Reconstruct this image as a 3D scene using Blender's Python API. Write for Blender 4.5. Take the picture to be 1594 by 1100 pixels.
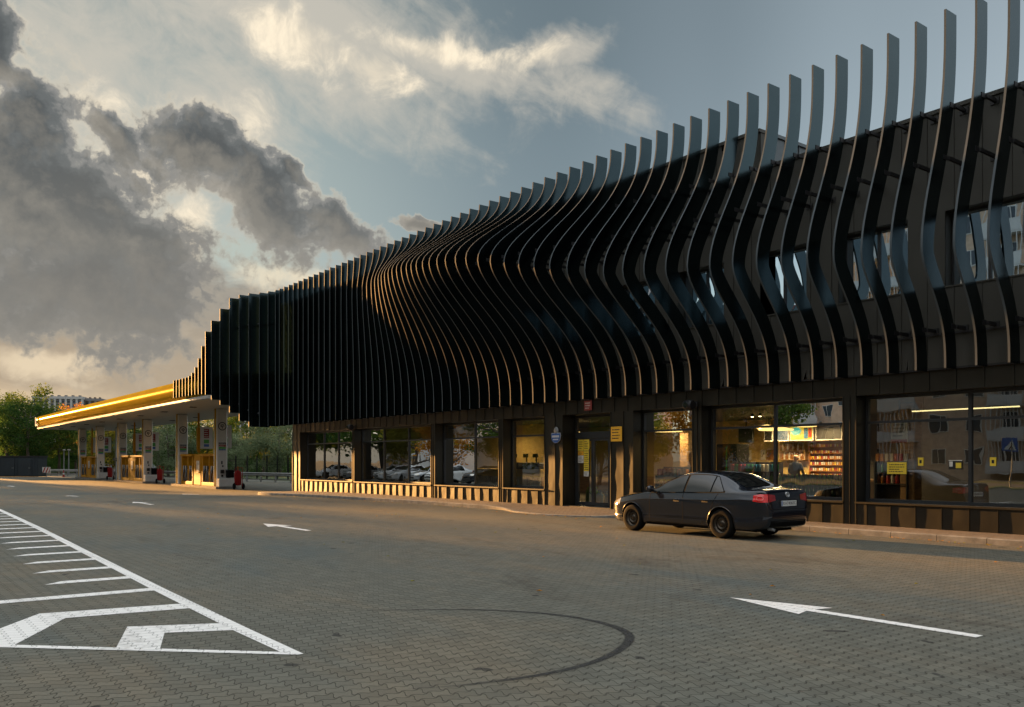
import bpy, bmesh, math, random
from mathutils import Vector, Matrix
from mathutils.bvhtree import BVHTree
from mathutils import noise as mnoise
for _o in list(bpy.data.objects):
    bpy.data.objects.remove(_o)
SC = bpy.context.scene
COL = SC.collection
R = math.radians
random.seed(7)

# ------------------------------------------------------------------ camera
# world axes: +x runs along the shop front towards the viewer's right, +y runs into the shop, z is up
EYE = 1.65
FW = Vector((-0.7980, 0.6027, 0.0))          # direction the camera looks along
RT = Vector((0.6027, 0.7980, 0.0))
cam = bpy.data.cameras.new('camera')
cam.lens = 36.0 * 1345.0 / 1594.0
cam.sensor_width = 36.0
cam.shift_y = 168.0 / 1594.0
cam.clip_start = 0.1
cam.clip_end = 9000.0
camo = bpy.data.objects.new('camera', cam)
COL.objects.link(camo)
camo.location = (0, 0, EYE)
camo.rotation_euler = (R(90), 0, math.atan2(-FW.x, FW.y))
SC.camera = camo

# ------------------------------------------------------------------ light
SUN_AZ = R(184.8)      # heading of the sun in the xy plane, from +x
SUN_EL = R(5.8)
SUN_DIR = Vector((math.cos(SUN_AZ) * math.cos(SUN_EL), math.sin(SUN_AZ) * math.cos(SUN_EL), math.sin(SUN_EL)))
sun = bpy.data.lights.new('sun', 'SUN')
sun.energy = 4.3
sun.angle = R(0.6)
sun.color = (1.0, 0.49, 0.145)
suno = bpy.data.objects.new('sun', sun)
COL.objects.link(suno)
suno.location = (-60, -20, 60)
suno.rotation_euler = SUN_DIR.to_track_quat('Z', 'Y').to_euler()

EXPO = 2.7
SKY = 0.05
SC.view_settings.view_transform = 'Standard'
SC.view_settings.look = 'None'
SC.view_settings.exposure = EXPO
SC.view_settings.gamma = 1.0
SC.view_settings.use_curve_mapping = False
SC.cycles.use_adaptive_sampling = True
SC.cycles.adaptive_threshold = 0.025
SC.cycles.use_denoising = True
SC.cycles.max_bounces = 7
SC.cycles.diffuse_bounces = 3
SC.cycles.glossy_bounces = 4
SC.cycles.transmission_bounces = 4
SC.cycles.transparent_max_bounces = 10
SC.cycles.caustics_reflective = False
SC.cycles.caustics_refractive = False
SC.cycles.sample_clamp_indirect = 4.0


# ---- small expression wrapper over shader math nodes
class V:
    def __init__(self, nt, s):
        self.nt, self.s = nt, s

    def _op(self, op, *a):
        n = self.nt.nodes.new('ShaderNodeMath')
        n.operation = op
        for i, x in enumerate((self,) + a):
            if isinstance(x, V):
                self.nt.links.new(x.s, n.inputs[i])
            else:
                n.inputs[i].default_value = float(x)
        return V(self.nt, n.outputs[0])

    def __add__(self, o): return self._op('ADD', o)
    __radd__ = __add__
    def __sub__(self, o): return self._op('SUBTRACT', o)
    def __rsub__(self, o): return (self * -1.0) + o
    def __mul__(self, o): return self._op('MULTIPLY', o)
    __rmul__ = __mul__
    def __truediv__(self, o): return self._op('DIVIDE', o)
    def __pow__(self, o): return self._op('POWER', o)
    def mx(self, o): return self._op('MAXIMUM', o)
    def mn(self, o): return self._op('MINIMUM', o)
    def fn(self, op, *a): return self._op(op, *a)
    def clamp(self): return self.mx(0.0).mn(1.0)

    def ss(self, a, b):
        t = ((self - a) * (1.0 / (b - a))).clamp()
        return t * t * (3.0 - 2.0 * t)


def xyz(nt, vec):
    n = nt.nodes.new('ShaderNodeSeparateXYZ')
    nt.links.new(vec, n.inputs[0])
    return [V(nt, n.outputs[i]) for i in range(3)]


def comb(nt, x, y, z):
    n = nt.nodes.new('ShaderNodeCombineXYZ')
    for i, v in enumerate((x, y, z)):
        if isinstance(v, V):
            nt.links.new(v.s, n.inputs[i])
        else:
            n.inputs[i].default_value = float(v)
    return n.outputs[0]


def noise(nt, vec, scale, detail=4.0, rough=0.55, dist=0.0, out='Fac'):
    n = nt.nodes.new('ShaderNodeTexNoise')
    n.inputs['Scale'].default_value = scale
    n.inputs['Detail'].default_value = detail
    n.inputs['Roughness'].default_value = rough
    n.inputs['Distortion'].default_value = dist
    if vec is not None:
        nt.links.new(vec, n.inputs['Vector'])
    return V(nt, n.outputs[0 if out == 'Fac' else 1])


def mixc(nt, fac, a, b, mode='MIX'):
    n = nt.nodes.new('ShaderNodeMix')
    n.data_type = 'RGBA'
    n.blend_type = mode
    for sock, v in ((n.inputs[0], fac), (n.inputs[6], a), (n.inputs[7], b)):
        if isinstance(v, V):
            nt.links.new(v.s, sock)
        elif hasattr(v, 'links'):
            nt.links.new(v, sock)
        elif isinstance(v, (int, float)):
            sock.default_value = v
        else:
            sock.default_value = (v[0], v[1], v[2], 1.0)
    return n.outputs[2]


def ramp(nt, fac, stops):
    n = nt.nodes.new('ShaderNodeValToRGB')
    cr = n.color_ramp
    cr.interpolation = 'EASE'
    while len(cr.elements) < len(stops):
        cr.elements.new(0.5)
    for e, (p, c) in zip(cr.elements, stops):
        e.position = p
        e.color = (c[0], c[1], c[2], 1.0)
    nt.links.new(fac.s, n.inputs[0])
    return n.outputs[0]


def build_world():
    w = bpy.data.worlds.new('World')
    SC.world = w
    w.use_nodes = True
    nt = w.node_tree
    nt.nodes.clear()
    out = nt.nodes.new('ShaderNodeOutputWorld')
    bg = nt.nodes.new('ShaderNodeBackground')
    bg.inputs['Strength'].default_value = SKY
    nt.links.new(bg.outputs[0], out.inputs[0])
    sky = nt.nodes.new('ShaderNodeTexSky')
    sky.sky_type = 'NISHITA'
    sky.sun_disc = False
    sky.sun_elevation = SUN_EL
    sky.sun_rotation = math.pi / 2 - SUN_AZ
    sky.air_density = 1.0
    sky.dust_density = 1.5
    sky.ozone_density = 1.0
    tc = nt.nodes.new('ShaderNodeTexCoord')
    d = tc.outputs['Generated']
    X, Y, Z = xyz(nt, d)
    a = X * RT.x + Y * RT.y
    b = X * FW.x + Y * FW.y
    U = a.fn('ARCTAN2', b) * 13.45             # azimuth and elevation round the viewer's heading
    W = Z.mx(-0.999).mn(0.999).fn('ARCSINE') * 13.45
    G = 1.0 / (SKY * 2 ** EXPO)                  # so that the cloud colours below are display-linear

    def px(x, y):
        az = math.atan((x - 797) / 1345.0)
        return az * 13.45, math.atan((718 - y) / 1345.0 * math.cos(az)) * 13.45

    wv = comb(nt, U, W, 0.0)
    warp1 = noise(nt, wv, 0.55, 5.0, 0.6) - 0.5
    warp2 = noise(nt, comb(nt, U + 31.0, W, 5.0), 0.55, 5.0, 0.6) - 0.5
    Uw = U + warp1 * 1.25
    Ww = W + warp2 * 0.95

    def blob(x, y, rx, ry, rot, soft=1.0):
        cx, cy = px(x, y)
        c, s = math.cos(R(rot)), math.sin(R(rot))
        dx, dy = Uw - cx, Ww - cy
        e1 = (dx * c - dy * s) * (100.0 / rx)     # rot is clockwise in the picture
        e2 = (dx * s + dy * c) * (100.0 / ry)
        return (1.0 - (e1 * e1 + e2 * e2).fn('SQRT')) * soft

    # clear sky
    clear = mixc(nt, 1.0, sky.outputs[0], (0.80, 0.85, 0.86), 'MULTIPLY')
    def cc(c, k=1.0): return tuple(v * G * k for v in c)
    front = b.ss(-0.25, 0.35)
    blue = ramp(nt, ((U + 4.0) * (1 / 14.0)).clamp(), [(0.0, cc((0.32, 0.39, 0.39))), (0.33, cc((0.175, 0.230, 0.262))), (0.50, cc((0.235, 0.295, 0.335))), (0.66, cc((0.34, 0.415, 0.465))), (0.9, cc((0.43, 0.51, 0.57)))])
    blue = mixc(nt, 1.0, blue, comb(nt, *[1.08 - W.ss(3.2, 7.0) * 0.30] * 3), 'MULTIPLY')
    low = (W * -1.0).ss(-3.9, -0.6)
    blue = mixc(nt, low * 0.55, blue, cc((0.55, 0.56, 0.52)))
    col = mixc(nt, front * 0.92, clear, blue)
    # high thin cloud overhead, to the sides and behind: softly broken, added out of view to brighten the ground
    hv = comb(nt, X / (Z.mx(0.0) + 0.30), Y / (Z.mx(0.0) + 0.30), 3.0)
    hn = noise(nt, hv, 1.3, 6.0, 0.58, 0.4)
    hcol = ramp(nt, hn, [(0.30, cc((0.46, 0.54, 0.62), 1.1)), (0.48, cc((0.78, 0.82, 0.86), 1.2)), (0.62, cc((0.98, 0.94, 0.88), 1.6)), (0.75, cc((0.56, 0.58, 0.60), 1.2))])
    hcol = mixc(nt, 1.0, hcol, comb(nt, *[Z.ss(0.12, 0.75) * 1.05 + 0.36] * 3), 'MULTIPLY')  # dimmed low down so the shop front stays darker
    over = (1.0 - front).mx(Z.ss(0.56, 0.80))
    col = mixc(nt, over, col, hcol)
    # warm haze low towards the sun
    haze = blob(-60, 600, 560, 165, 0).ss(0.0, 0.75)
    col = mixc(nt, haze * 0.85, col, cc((0.62, 0.47, 0.31)))

    # cirrus sheet
    cst = comb(nt, U * 0.55 + W * 0.95, W * 0.28 - U * 0.20, 2.0)
    streak = noise(nt, cst, 0.85, 8.0, 0.62, 0.9)
    fine = noise(nt, wv, 1.6, 8.0, 0.64, 0.5)
    m = blob(470, 40, 420, 170, 14).mx(blob(330, 200, 280, 190, -32, 0.85)).mx(blob(700, 100, 330, 62, 12, 1.0)).mx(blob(120, 120, 250, 150, 0, 0.8)).mx(blob(860, 85, 130, 50, -14, 0.8))
    cir = (m * 1.15 + (streak - 0.5) * 1.5 + (fine - 0.5) * 1.0).ss(0.0, 0.85)
    col = mixc(nt, cir * 0.80, col, cc((0.62, 0.575, 0.49)))
    m2 = blob(455, 62, 120, 52, 18).mx(blob(585, 112, 95, 34, 24, 0.9)).mx(blob(690, 75, 170, 30, 4, 0.75)).mx(blob(250, 250, 60, 210, 62, 0.75)).mx(blob(305, 370, 48, 75, 20, 1.25)).mx(blob(845, 85, 60, 26, -25, 0.7)).mx(blob(150, 160, 60, 40, 0, 0.6))
    core = (m2 * 1.1 + (fine - 0.5) * 1.7 + (streak - 0.5) * 0.6).ss(0.02, 0.90)
    col = mixc(nt, core * 0.92, col, mixc(nt, fine.ss(0.40, 0.66), cc((0.80, 0.71, 0.56)), cc((1.1, 0.95, 0.72))))
    teal = blob(400, 405, 95, 34, 0).ss(0.0, 0.8)
    col = mixc(nt, teal * 0.7, col, cc((0.50, 0.56, 0.50)))

    # low stratus left
    st = blob(150, 520, 420, 130, 8).mx(blob(330, 490, 190, 75, 10, 1.0))
    sn = noise(nt, comb(nt, U * 0.6, W * 1.7, 9.0), 0.9, 7.0, 0.6, 0.6)
    stm = (st * 1.3 + (sn - 0.5) * 1.8).ss(-0.02, 0.55)
    stc = mixc(nt, W.ss(0.9, 3.6), cc((0.45, 0.36, 0.26)), cc((0.225, 0.225, 0.215)))
    stc = mixc(nt, fine.ss(0.42, 0.68) * 0.55, stc, cc((0.52, 0.44, 0.34)))
    col = mixc(nt, stm * 0.9, col, stc)
    glow = blob(70, 566, 110, 34, 0, 1.0).mx(blob(300, 395, 32, 42, 30)).mx(blob(470, 430, 110, 22, -8, 0.7))
    gl = (glow + (fine - 0.5) * 1.3).ss(0.0, 0.7)
    col = mixc(nt, gl * 0.62, col, cc((1.0, 0.82, 0.57)))

    # dark cumulus: puffs built from fractal cells, lit on the side of the low sun
    def puffs(u, w):
        n1_ = (noise(nt, comb(nt, u, w, 1.7), 0.95, 1.0, 0.5) - 0.5).fn('ABSOLUTE')
        n2_ = (noise(nt, comb(nt, u, w, 4.1), 2.3, 4.0, 0.58) - 0.5).fn('ABSOLUTE')
        return 0.30 - n1_ * 1.3 - n2_ * 1.15

    def density(u, w):
        f1 = noise(nt, comb(nt, u, w, 0.0), 0.62, 7.0, 0.56, 0.15) - 0.5
        f2 = noise(nt, comb(nt, u + 17.0, w, 0.0), 0.62, 5.0, 0.56) - 0.5
        uu, ww = u + f1 * 1.15, w + f2 * 0.85

        def bl(x, y, rx, ry, rot, soft=1.0):
            cx, cy = px(x, y)
            c, s = math.cos(R(rot)), math.sin(R(rot))
            dx, dy = uu - cx, ww - cy
            e1 = (dx * c - dy * s) * (100.0 / rx)
            e2 = (dx * s + dy * c) * (100.0 / ry)
            return (1.0 - (e1 * e1 + e2 * e2).fn('SQRT')) * soft
        d = None
        for q in ((95, 325, 215, 140, 30, .92), (200, 380, 112, 85, 40, .9), (45, 200, 85, 70, 20, .8), (172, 208, 70, 30, 42, .75), (0, 60, 36, 75, 0, .85),
                  (318, 240, 112, 58, 10, .95), (418, 305, 128, 58, 40, .92), (520, 356, 140, 42, 22, .9), (440, 262, 62, 19, 42, .75), (655, 352, 46, 11, 6, .75), (90, 445, 280, 85, 4, .72)):
            d = bl(*q) if d is None else d.mx(bl(*q))
        pf = puffs(u + f1 * 0.5, w + f2 * 0.5)
        f3 = noise(nt, comb(nt, u, w, 7.0), 3.6, 5.0, 0.62, 0.3) - 0.5
        return d + f1 * 1.0 + pf * 1.1 + f3 * 0.65 - 0.02

    dens = density(U, W)
    den2 = density(U - 0.16, W - 0.16)           # towards the low sun
    lit = ((dens - den2) * 1.6 + 0.22).clamp()
    al = dens.ss(0.0, 0.30)
    thick = dens.ss(0.0, 0.85)
    dcol = ramp(nt, thick, [(0.0, cc((0.76, 0.68, 0.54))), (0.28, cc((0.265, 0.265, 0.255))), (0.58, cc((0.140, 0.152, 0.155))), (1.0, cc((0.088, 0.098, 0.103)))])
    dcol = mixc(nt, lit * (1.0 - thick * 0.55) * 0.75, dcol, cc((0.52, 0.46, 0.37)))
    dcol = mixc(nt, (W * -1.0).ss(-4.8, -2.0) * 0.7, dcol, cc((0.25, 0.237, 0.212)))
    col = mixc(nt, al * 0.97, col, dcol)
    # below the horizon
    col = mixc(nt, (Z * -1.0).ss(0.0, 0.02), col, cc((0.12, 0.11, 0.09)))
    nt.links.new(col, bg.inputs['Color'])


build_world()


# ------------------------------------------------------------------ object helpers
WL = {}


def tag(o, label=None, cat=None, group=None, kind=None):
    if label: o['label'] = label
    if cat: o['category'] = cat
    if group: o['group'] = group
    if kind: o['kind'] = kind
    return o


def thing(name, label, cat, loc=(0, 0, 0), rz=0.0, group=None):
    o = bpy.data.objects.new(name, None)
    o.empty_display_size = 0.3
    COL.objects.link(o)
    o.location = loc
    o.rotation_euler = (0, 0, rz)
    WL[o.name] = Vector(loc)
    return tag(o, label, cat, group)


def link(name, me, parent=None, loc=None):
    o = bpy.data.objects.new(name, me)
    COL.objects.link(o)
    if parent:
        o.parent = parent
    if loc is not None:
        o.location = loc
    return o


def kids(o):
    return [c for c in bpy.data.objects if c.parent == o]


def copy_tree(o, parent=None, kd=None):
    if kd is None:
        kd = {}
        for c in bpy.data.objects:
            if c.parent:
                kd.setdefault(c.parent.name, []).append(c)
    c = o.copy()
    COL.objects.link(c)
    if parent:
        c.parent = parent
    for ch in kd.get(o.name, []):
        copy_tree(ch, c, kd)
    return c


class MB:
    """collects faces, then links them as one mesh object"""
    def __init__(self):
        self.v, self.f, self.mi = [], [], []

    def add(self, vs, fs, mi=0):
        o = len(self.v)
        self.v += [tuple(p) for p in vs]
        for f in fs:
            self.f.append(tuple(i + o for i in f))
            self.mi.append(mi)
        return self

    def box(self, x0, x1, y0, y1, z0, z1, mi=0):
        vs = [(x, y, z) for z in (z0, z1) for y in (y0, y1) for x in (x0, x1)]
        return self.add(vs, [(0, 2, 3, 1), (4, 5, 7, 6), (0, 1, 5, 4), (2, 6, 7, 3), (0, 4, 6, 2), (1, 3, 7, 5)], mi)

    def cbox(self, x0, x1, y0, y1, z0, z1, c=0.02, mi=0):
        """box with chamfered vertical and top edges"""
        c = min(c, (x1 - x0) * .45, (y1 - y0) * .45, (z1 - z0) * .45)
        def ring(i, z):
            a, b, p, q = x0 + i, x1 - i, y0 + i, y1 - i
            return [(a + c, p, z), (b - c, p, z), (b, p + c, z), (b, q - c, z), (b - c, q, z), (a + c, q, z), (a, q - c, z), (a, p + c, z)]
        vs = ring(c * .6, z0) + ring(0, z0 + c) + ring(0, z1 - c) + ring(c * .6, z1)
        fs = [tuple(range(7, -1, -1)), tuple(range(24, 32))]
        for k in range(3):
            for i in range(8):
                j = (i + 1) % 8
                fs.append((k * 8 + i, k * 8 + j, k * 8 + 8 + j, k * 8 + 8 + i))
        return self.add(vs, fs, mi)

    def prism(self, poly, axis, a0, a1, mi=0):
        """extrude a 2-d polygon: axis 'z' -> (x,y), 'x' -> (y,z), 'y' -> (x,z)"""
        def p3(p, a):
            return {'z': (p[0], p[1], a), 'x': (a, p[0], p[1]), 'y': (p[0], a, p[1])}[axis]
        n = len(poly)
        vs = [p3(p, a0) for p in poly] + [p3(p, a1) for p in poly]
        fs = [tuple(range(n - 1, -1, -1)), tuple(range(n, 2 * n))] + [(i, (i + 1) % n, n + (i + 1) % n, n + i) for i in range(n)]
        return self.add(vs, fs, mi)

    def tube(self, pts, r, n=8, mi=0, cap=True):
        pts = [Vector(p) for p in pts]
        rs = r if isinstance(r, (list, tuple)) else [r] * len(pts)
        vs, fs = [], []
        prev = None
        for i, p in enumerate(pts):
            t = (pts[min(i + 1, len(pts) - 1)] - pts[max(i - 1, 0)]).normalized()
            if prev is None:
                ref = Vector((0, 0, 1)) if abs(t.z) < .9 else Vector((1, 0, 0))
                u = t.cross(ref).normalized()
            else:
                u = (prev - t * prev.dot(t)).normalized()
            prev = u
            w = t.cross(u)
            for k in range(n):
                a = 2 * math.pi * k / n
                vs.append(p + (u * math.cos(a) + w * math.sin(a)) * rs[i])
        for i in range(len(pts) - 1):
            for k in range(n):
                j = (k + 1) % n
                fs.append((i * n + k, i * n + j, i * n + n + j, i * n + n + k))
        if cap:
            fs.append(tuple(range(n - 1, -1, -1)))
            fs.append(tuple(range((len(pts) - 1) * n, len(pts) * n)))
        return self.add(vs, fs, mi)

    def lathe(self, prof, axis='z', c=(0, 0, 0), n=24, mi=0, cap=True):
        """prof = [(radius, height)...] turned round an axis through c"""
        vs, fs = [], []
        c = Vector(c)
        for r, h in prof:
            for k in range(n):
                a = 2 * math.pi * k / n
                x, y = r * math.cos(a), r * math.sin(a)
                vs.append(c + Vector({'z': (x, y, h), 'y': (x, h, y), 'x': (h, x, y)}[axis]))
        for i in range(len(prof) - 1):
            for k in range(n):
                j = (k + 1) % n
                fs.append((i * n + k, i * n + j, i * n + n + j, i * n + n + k))
        if cap and prof[0][0] > 1e-5: fs.append(tuple(range(n - 1, -1, -1)))
        if cap and prof[-1][0] > 1e-5: fs.append(tuple(range((len(prof) - 1) * n, len(prof) * n)))
        return self.add(vs, fs, mi)

    def grid(self, pts, nu, nv, mi=0, close=False):
        fs = []
        for j in range(nv - 1):
            for i in range(nu - 1):
                q = (j * nu + i, j * nu + i + 1, (j + 1) * nu + i + 1, (j + 1) * nu + i)
                if all(pts[k] is not None for k in q):
                    fs.append(q)
        return self.add([p if p is not None else (0, 0, -99) for p in pts], fs, mi)

    def bar(self, a, b, w, h, mi=0):
        a, b = Vector(a), Vector(b)
        t = (b - a).normalized()
        ref = Vector((0, 0, 1)) if abs(t.z) < .95 else Vector((0, 1, 0))
        u = t.cross(ref).normalized() * (w / 2)
        n = u.cross(t).normalized() * (h / 2)
        vs = [p + s * u + q * n for p in (a, b) for q in (-1, 1) for s in (-1, 1)]
        return self.add(vs, [(0, 1, 3, 2), (4, 6, 7, 5), (0, 4, 5, 1), (2, 3, 7, 6), (0, 2, 6, 4), (1, 5, 7, 3)], mi)

    def mesh(self, name, mats, smooth=False, sharp=40):
        me = bpy.data.meshes.new(name)
        me.from_pydata(self.v, [], self.f)
        for m in (mats if isinstance(mats, (list, tuple)) else [mats]):
            me.materials.append(m)
        me.polygons.foreach_set('material_index', self.mi)
        bm = bmesh.new()
        bm.from_mesh(me)
        loose = [v for v in bm.verts if not v.link_faces]
        bmesh.ops.delete(bm, geom=loose, context='VERTS')
        bmesh.ops.remove_doubles(bm, verts=bm.verts, dist=1e-5)
        bmesh.ops.recalc_face_normals(bm, faces=bm.faces)
        bm.to_mesh(me)
        bm.free()
        if smooth:
            me.polygons.foreach_set('use_smooth', [True] * len(me.polygons))
            me.set_sharp_from_angle(angle=R(sharp))
        me.update()
        return me

    def build(self, name, mats, parent=None, smooth=False, sharp=40, world=True):
        """world=True: coordinates are world ones and are moved into the parent's frame"""
        if parent is not None and world:
            off = WL.get(parent.name, Vector())
            self.v = [(p[0] - off.x, p[1] - off.y, p[2] - off.z) for p in self.v]
        o = link(name, self.mesh(name, mats, smooth, sharp), parent)
        if parent is not None and not world:
            pass
        WL[o.name] = WL.get(parent.name, Vector()) if (parent is not None and world) else Vector()
        return o


def text_mb(s, size, mb, M, depth=0.002, mi=0):
    cu = bpy.data.curves.new('txt', 'FONT')
    cu.body = s
    cu.size = size
    cu.align_x = 'CENTER'
    cu.align_y = 'CENTER'
    cu.extrude = depth
    o = bpy.data.objects.new('txt', cu)
    COL.objects.link(o)
    bpy.context.view_layer.update()
    me = bpy.data.meshes.new_from_object(o.evaluated_get(bpy.context.evaluated_depsgraph_get()))
    mb.add([M @ v.co for v in me.vertices], [tuple(p.vertices) for p in me.polygons], mi)
    bpy.data.objects.remove(o)
    bpy.data.meshes.remove(me)


# ------------------------------------------------------------------ materials
def mat(name, base, rough=0.5, metal=0.0, var=0.15, vscale=3.0, bump=0.0, bscale=20.0, spec=0.5, rvar=0.0, coat=0.0, coords='Object', emit=None, estr=0.0, stretch=None):
    m = bpy.data.materials.new(name)
    m.use_nodes = True
    nt = m.node_tree
    p = nt.nodes['Principled BSDF']
    tc = nt.nodes.new('ShaderNodeTexCoord')
    vec = tc.outputs[coords]
    if stretch:
        mp = nt.nodes.new('ShaderNodeMapping')
        mp.inputs['Scale'].default_value = stretch
        nt.links.new(vec, mp.inputs[0])
        vec = mp.outputs[0]
    p.inputs['Roughness'].default_value = rough
    p.inputs['Metallic'].default_value = metal
    p.inputs['Specular IOR Level'].default_value = spec
    p.inputs['Coat Weight'].default_value = coat
    p.inputs['Coat Roughness'].default_value = 0.06
    n1 = noise(nt, vec, vscale, 6.0, 0.6)
    lo = tuple(c * (1 - var) for c in base)
    hi = tuple(min(1, c * (1 + var)) for c in base)
    nt.links.new(ramp(nt, n1, [(0.28, lo), (0.72, hi)]), p.inputs['Base Color'])
    if rvar:
        nt.links.new(((n1 - 0.5) * rvar * 2 + rough).clamp().s, p.inputs['Roughness'])
    if bump:
        n2 = noise(nt, vec, bscale, 5.0, 0.6)
        b = nt.nodes.new('ShaderNodeBump')
        b.inputs['Strength'].default_value = 1.0
        b.inputs['Distance'].default_value = bump
        nt.links.new(n2.s, b.inputs['Height'])
        nt.links.new(b.outputs[0], p.inputs['Normal'])
    if emit:
        p.inputs['Emission Color'].default_value = (*emit, 1)
        p.inputs['Emission Strength'].default_value = estr
    return m


def satin_mat(name, base, gcol, rough, fac):
    m = bpy.data.materials.new(name)
    m.use_nodes = True
    nt = m.node_tree
    nt.nodes.remove(nt.nodes['Principled BSDF'])
    tc = nt.nodes.new('ShaderNodeTexCoord')
    n = noise(nt, tc.outputs['Object'], 0.35, 4.0, 0.6)
    df = nt.nodes.new('ShaderNodeBsdfDiffuse')
    nt.links.new(ramp(nt, n, [(0.3, tuple(c * .9 for c in base)), (0.7, tuple(c * 1.1 for c in base))]), df.inputs[0])
    gl = nt.nodes.new('ShaderNodeBsdfGlossy')
    gl.inputs['Color'].default_value = (*gcol, 1)
    gl.inputs['Roughness'].default_value = rough
    mx = nt.nodes.new('ShaderNodeMixShader')
    mx.inputs[0].default_value = fac
    nt.links.new(df.outputs[0], mx.inputs[1])
    nt.links.new(gl.outputs[0], mx.inputs[2])
    nt.links.new(mx.outputs[0], nt.nodes['Material Output'].inputs[0])
    return m


def glass_mat(name, tint=(0.78, 0.82, 0.80), ior=1.7, base=0.06, wave=0.02, wscale=0.7, gcol=(0.92, 0.97, 1.0)):
    m = bpy.data.materials.new(name)
    m.use_nodes = True
    nt = m.node_tree
    nt.nodes.remove(nt.nodes['Principled BSDF'])
    out = nt.nodes['Material Output']
    tr = nt.nodes.new('ShaderNodeBsdfTransparent')
    tr.inputs[0].default_value = (*tint, 1)
    gl = nt.nodes.new('ShaderNodeBsdfGlossy')
    gl.inputs['Color'].default_value = (*gcol, 1)
    gl.inputs['Roughness'].default_value = 0.0
    fr = nt.nodes.new('ShaderNodeFresnel')
    fr.inputs['IOR'].default_value = ior
    mx = nt.nodes.new('ShaderNodeMixShader')
    tc = nt.nodes.new('ShaderNodeTexCoord')
    n = noise(nt, tc.outputs['Object'], wscale, 2.0, 0.5)
    b = nt.nodes.new('ShaderNodeBump')
    b.inputs['Strength'].default_value = 1.0
    b.inputs['Distance'].default_value = wave
    nt.links.new(n.s, b.inputs['Height'])
    nt.links.new(b.outputs[0], gl.inputs['Normal'])
    fac = (V(nt, fr.outputs[0]) + base).clamp()
    nt.links.new(fac.s, mx.inputs[0])
    nt.links.new(tr.outputs[0], mx.inputs[1])
    nt.links.new(gl.outputs[0], mx.inputs[2])
    nt.links.new(mx.outputs[0], out.inputs[0])
    return m


def leaf_mat(name, c1, c2, c3):
    m = bpy.data.materials.new(name)
    m.use_nodes = True
    nt = m.node_tree
    nt.nodes.remove(nt.nodes['Principled BSDF'])
    out = nt.nodes['Material Output']
    tc = nt.nodes.new('ShaderNodeTexCoord')
    n1 = noise(nt, tc.outputs['Object'], 0.45, 3.0, 0.6)
    n2 = noise(nt, tc.outputs['Object'], 3.5, 3.0, 0.6)
    col = ramp(nt, (n1 * 0.7 + n2 * 0.45 - 0.08).clamp(), [(0.30, c1), (0.5, c2), (0.68, c3)])
    df = nt.nodes.new('ShaderNodeBsdfDiffuse')
    tl = nt.nodes.new('ShaderNodeBsdfTranslucent')
    nt.links.new(col, df.inputs[0])
    nt.links.new(col, tl.inputs[0])
    mx = nt.nodes.new('ShaderNodeMixShader')
    mx.inputs[0].default_value = 0.4
    nt.links.new(df.outputs[0], mx.inputs[1])
    nt.links.new(tl.outputs[0], mx.inputs[2])
    nt.links.new(mx.outputs[0], out.inputs[0])
    return m


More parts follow.
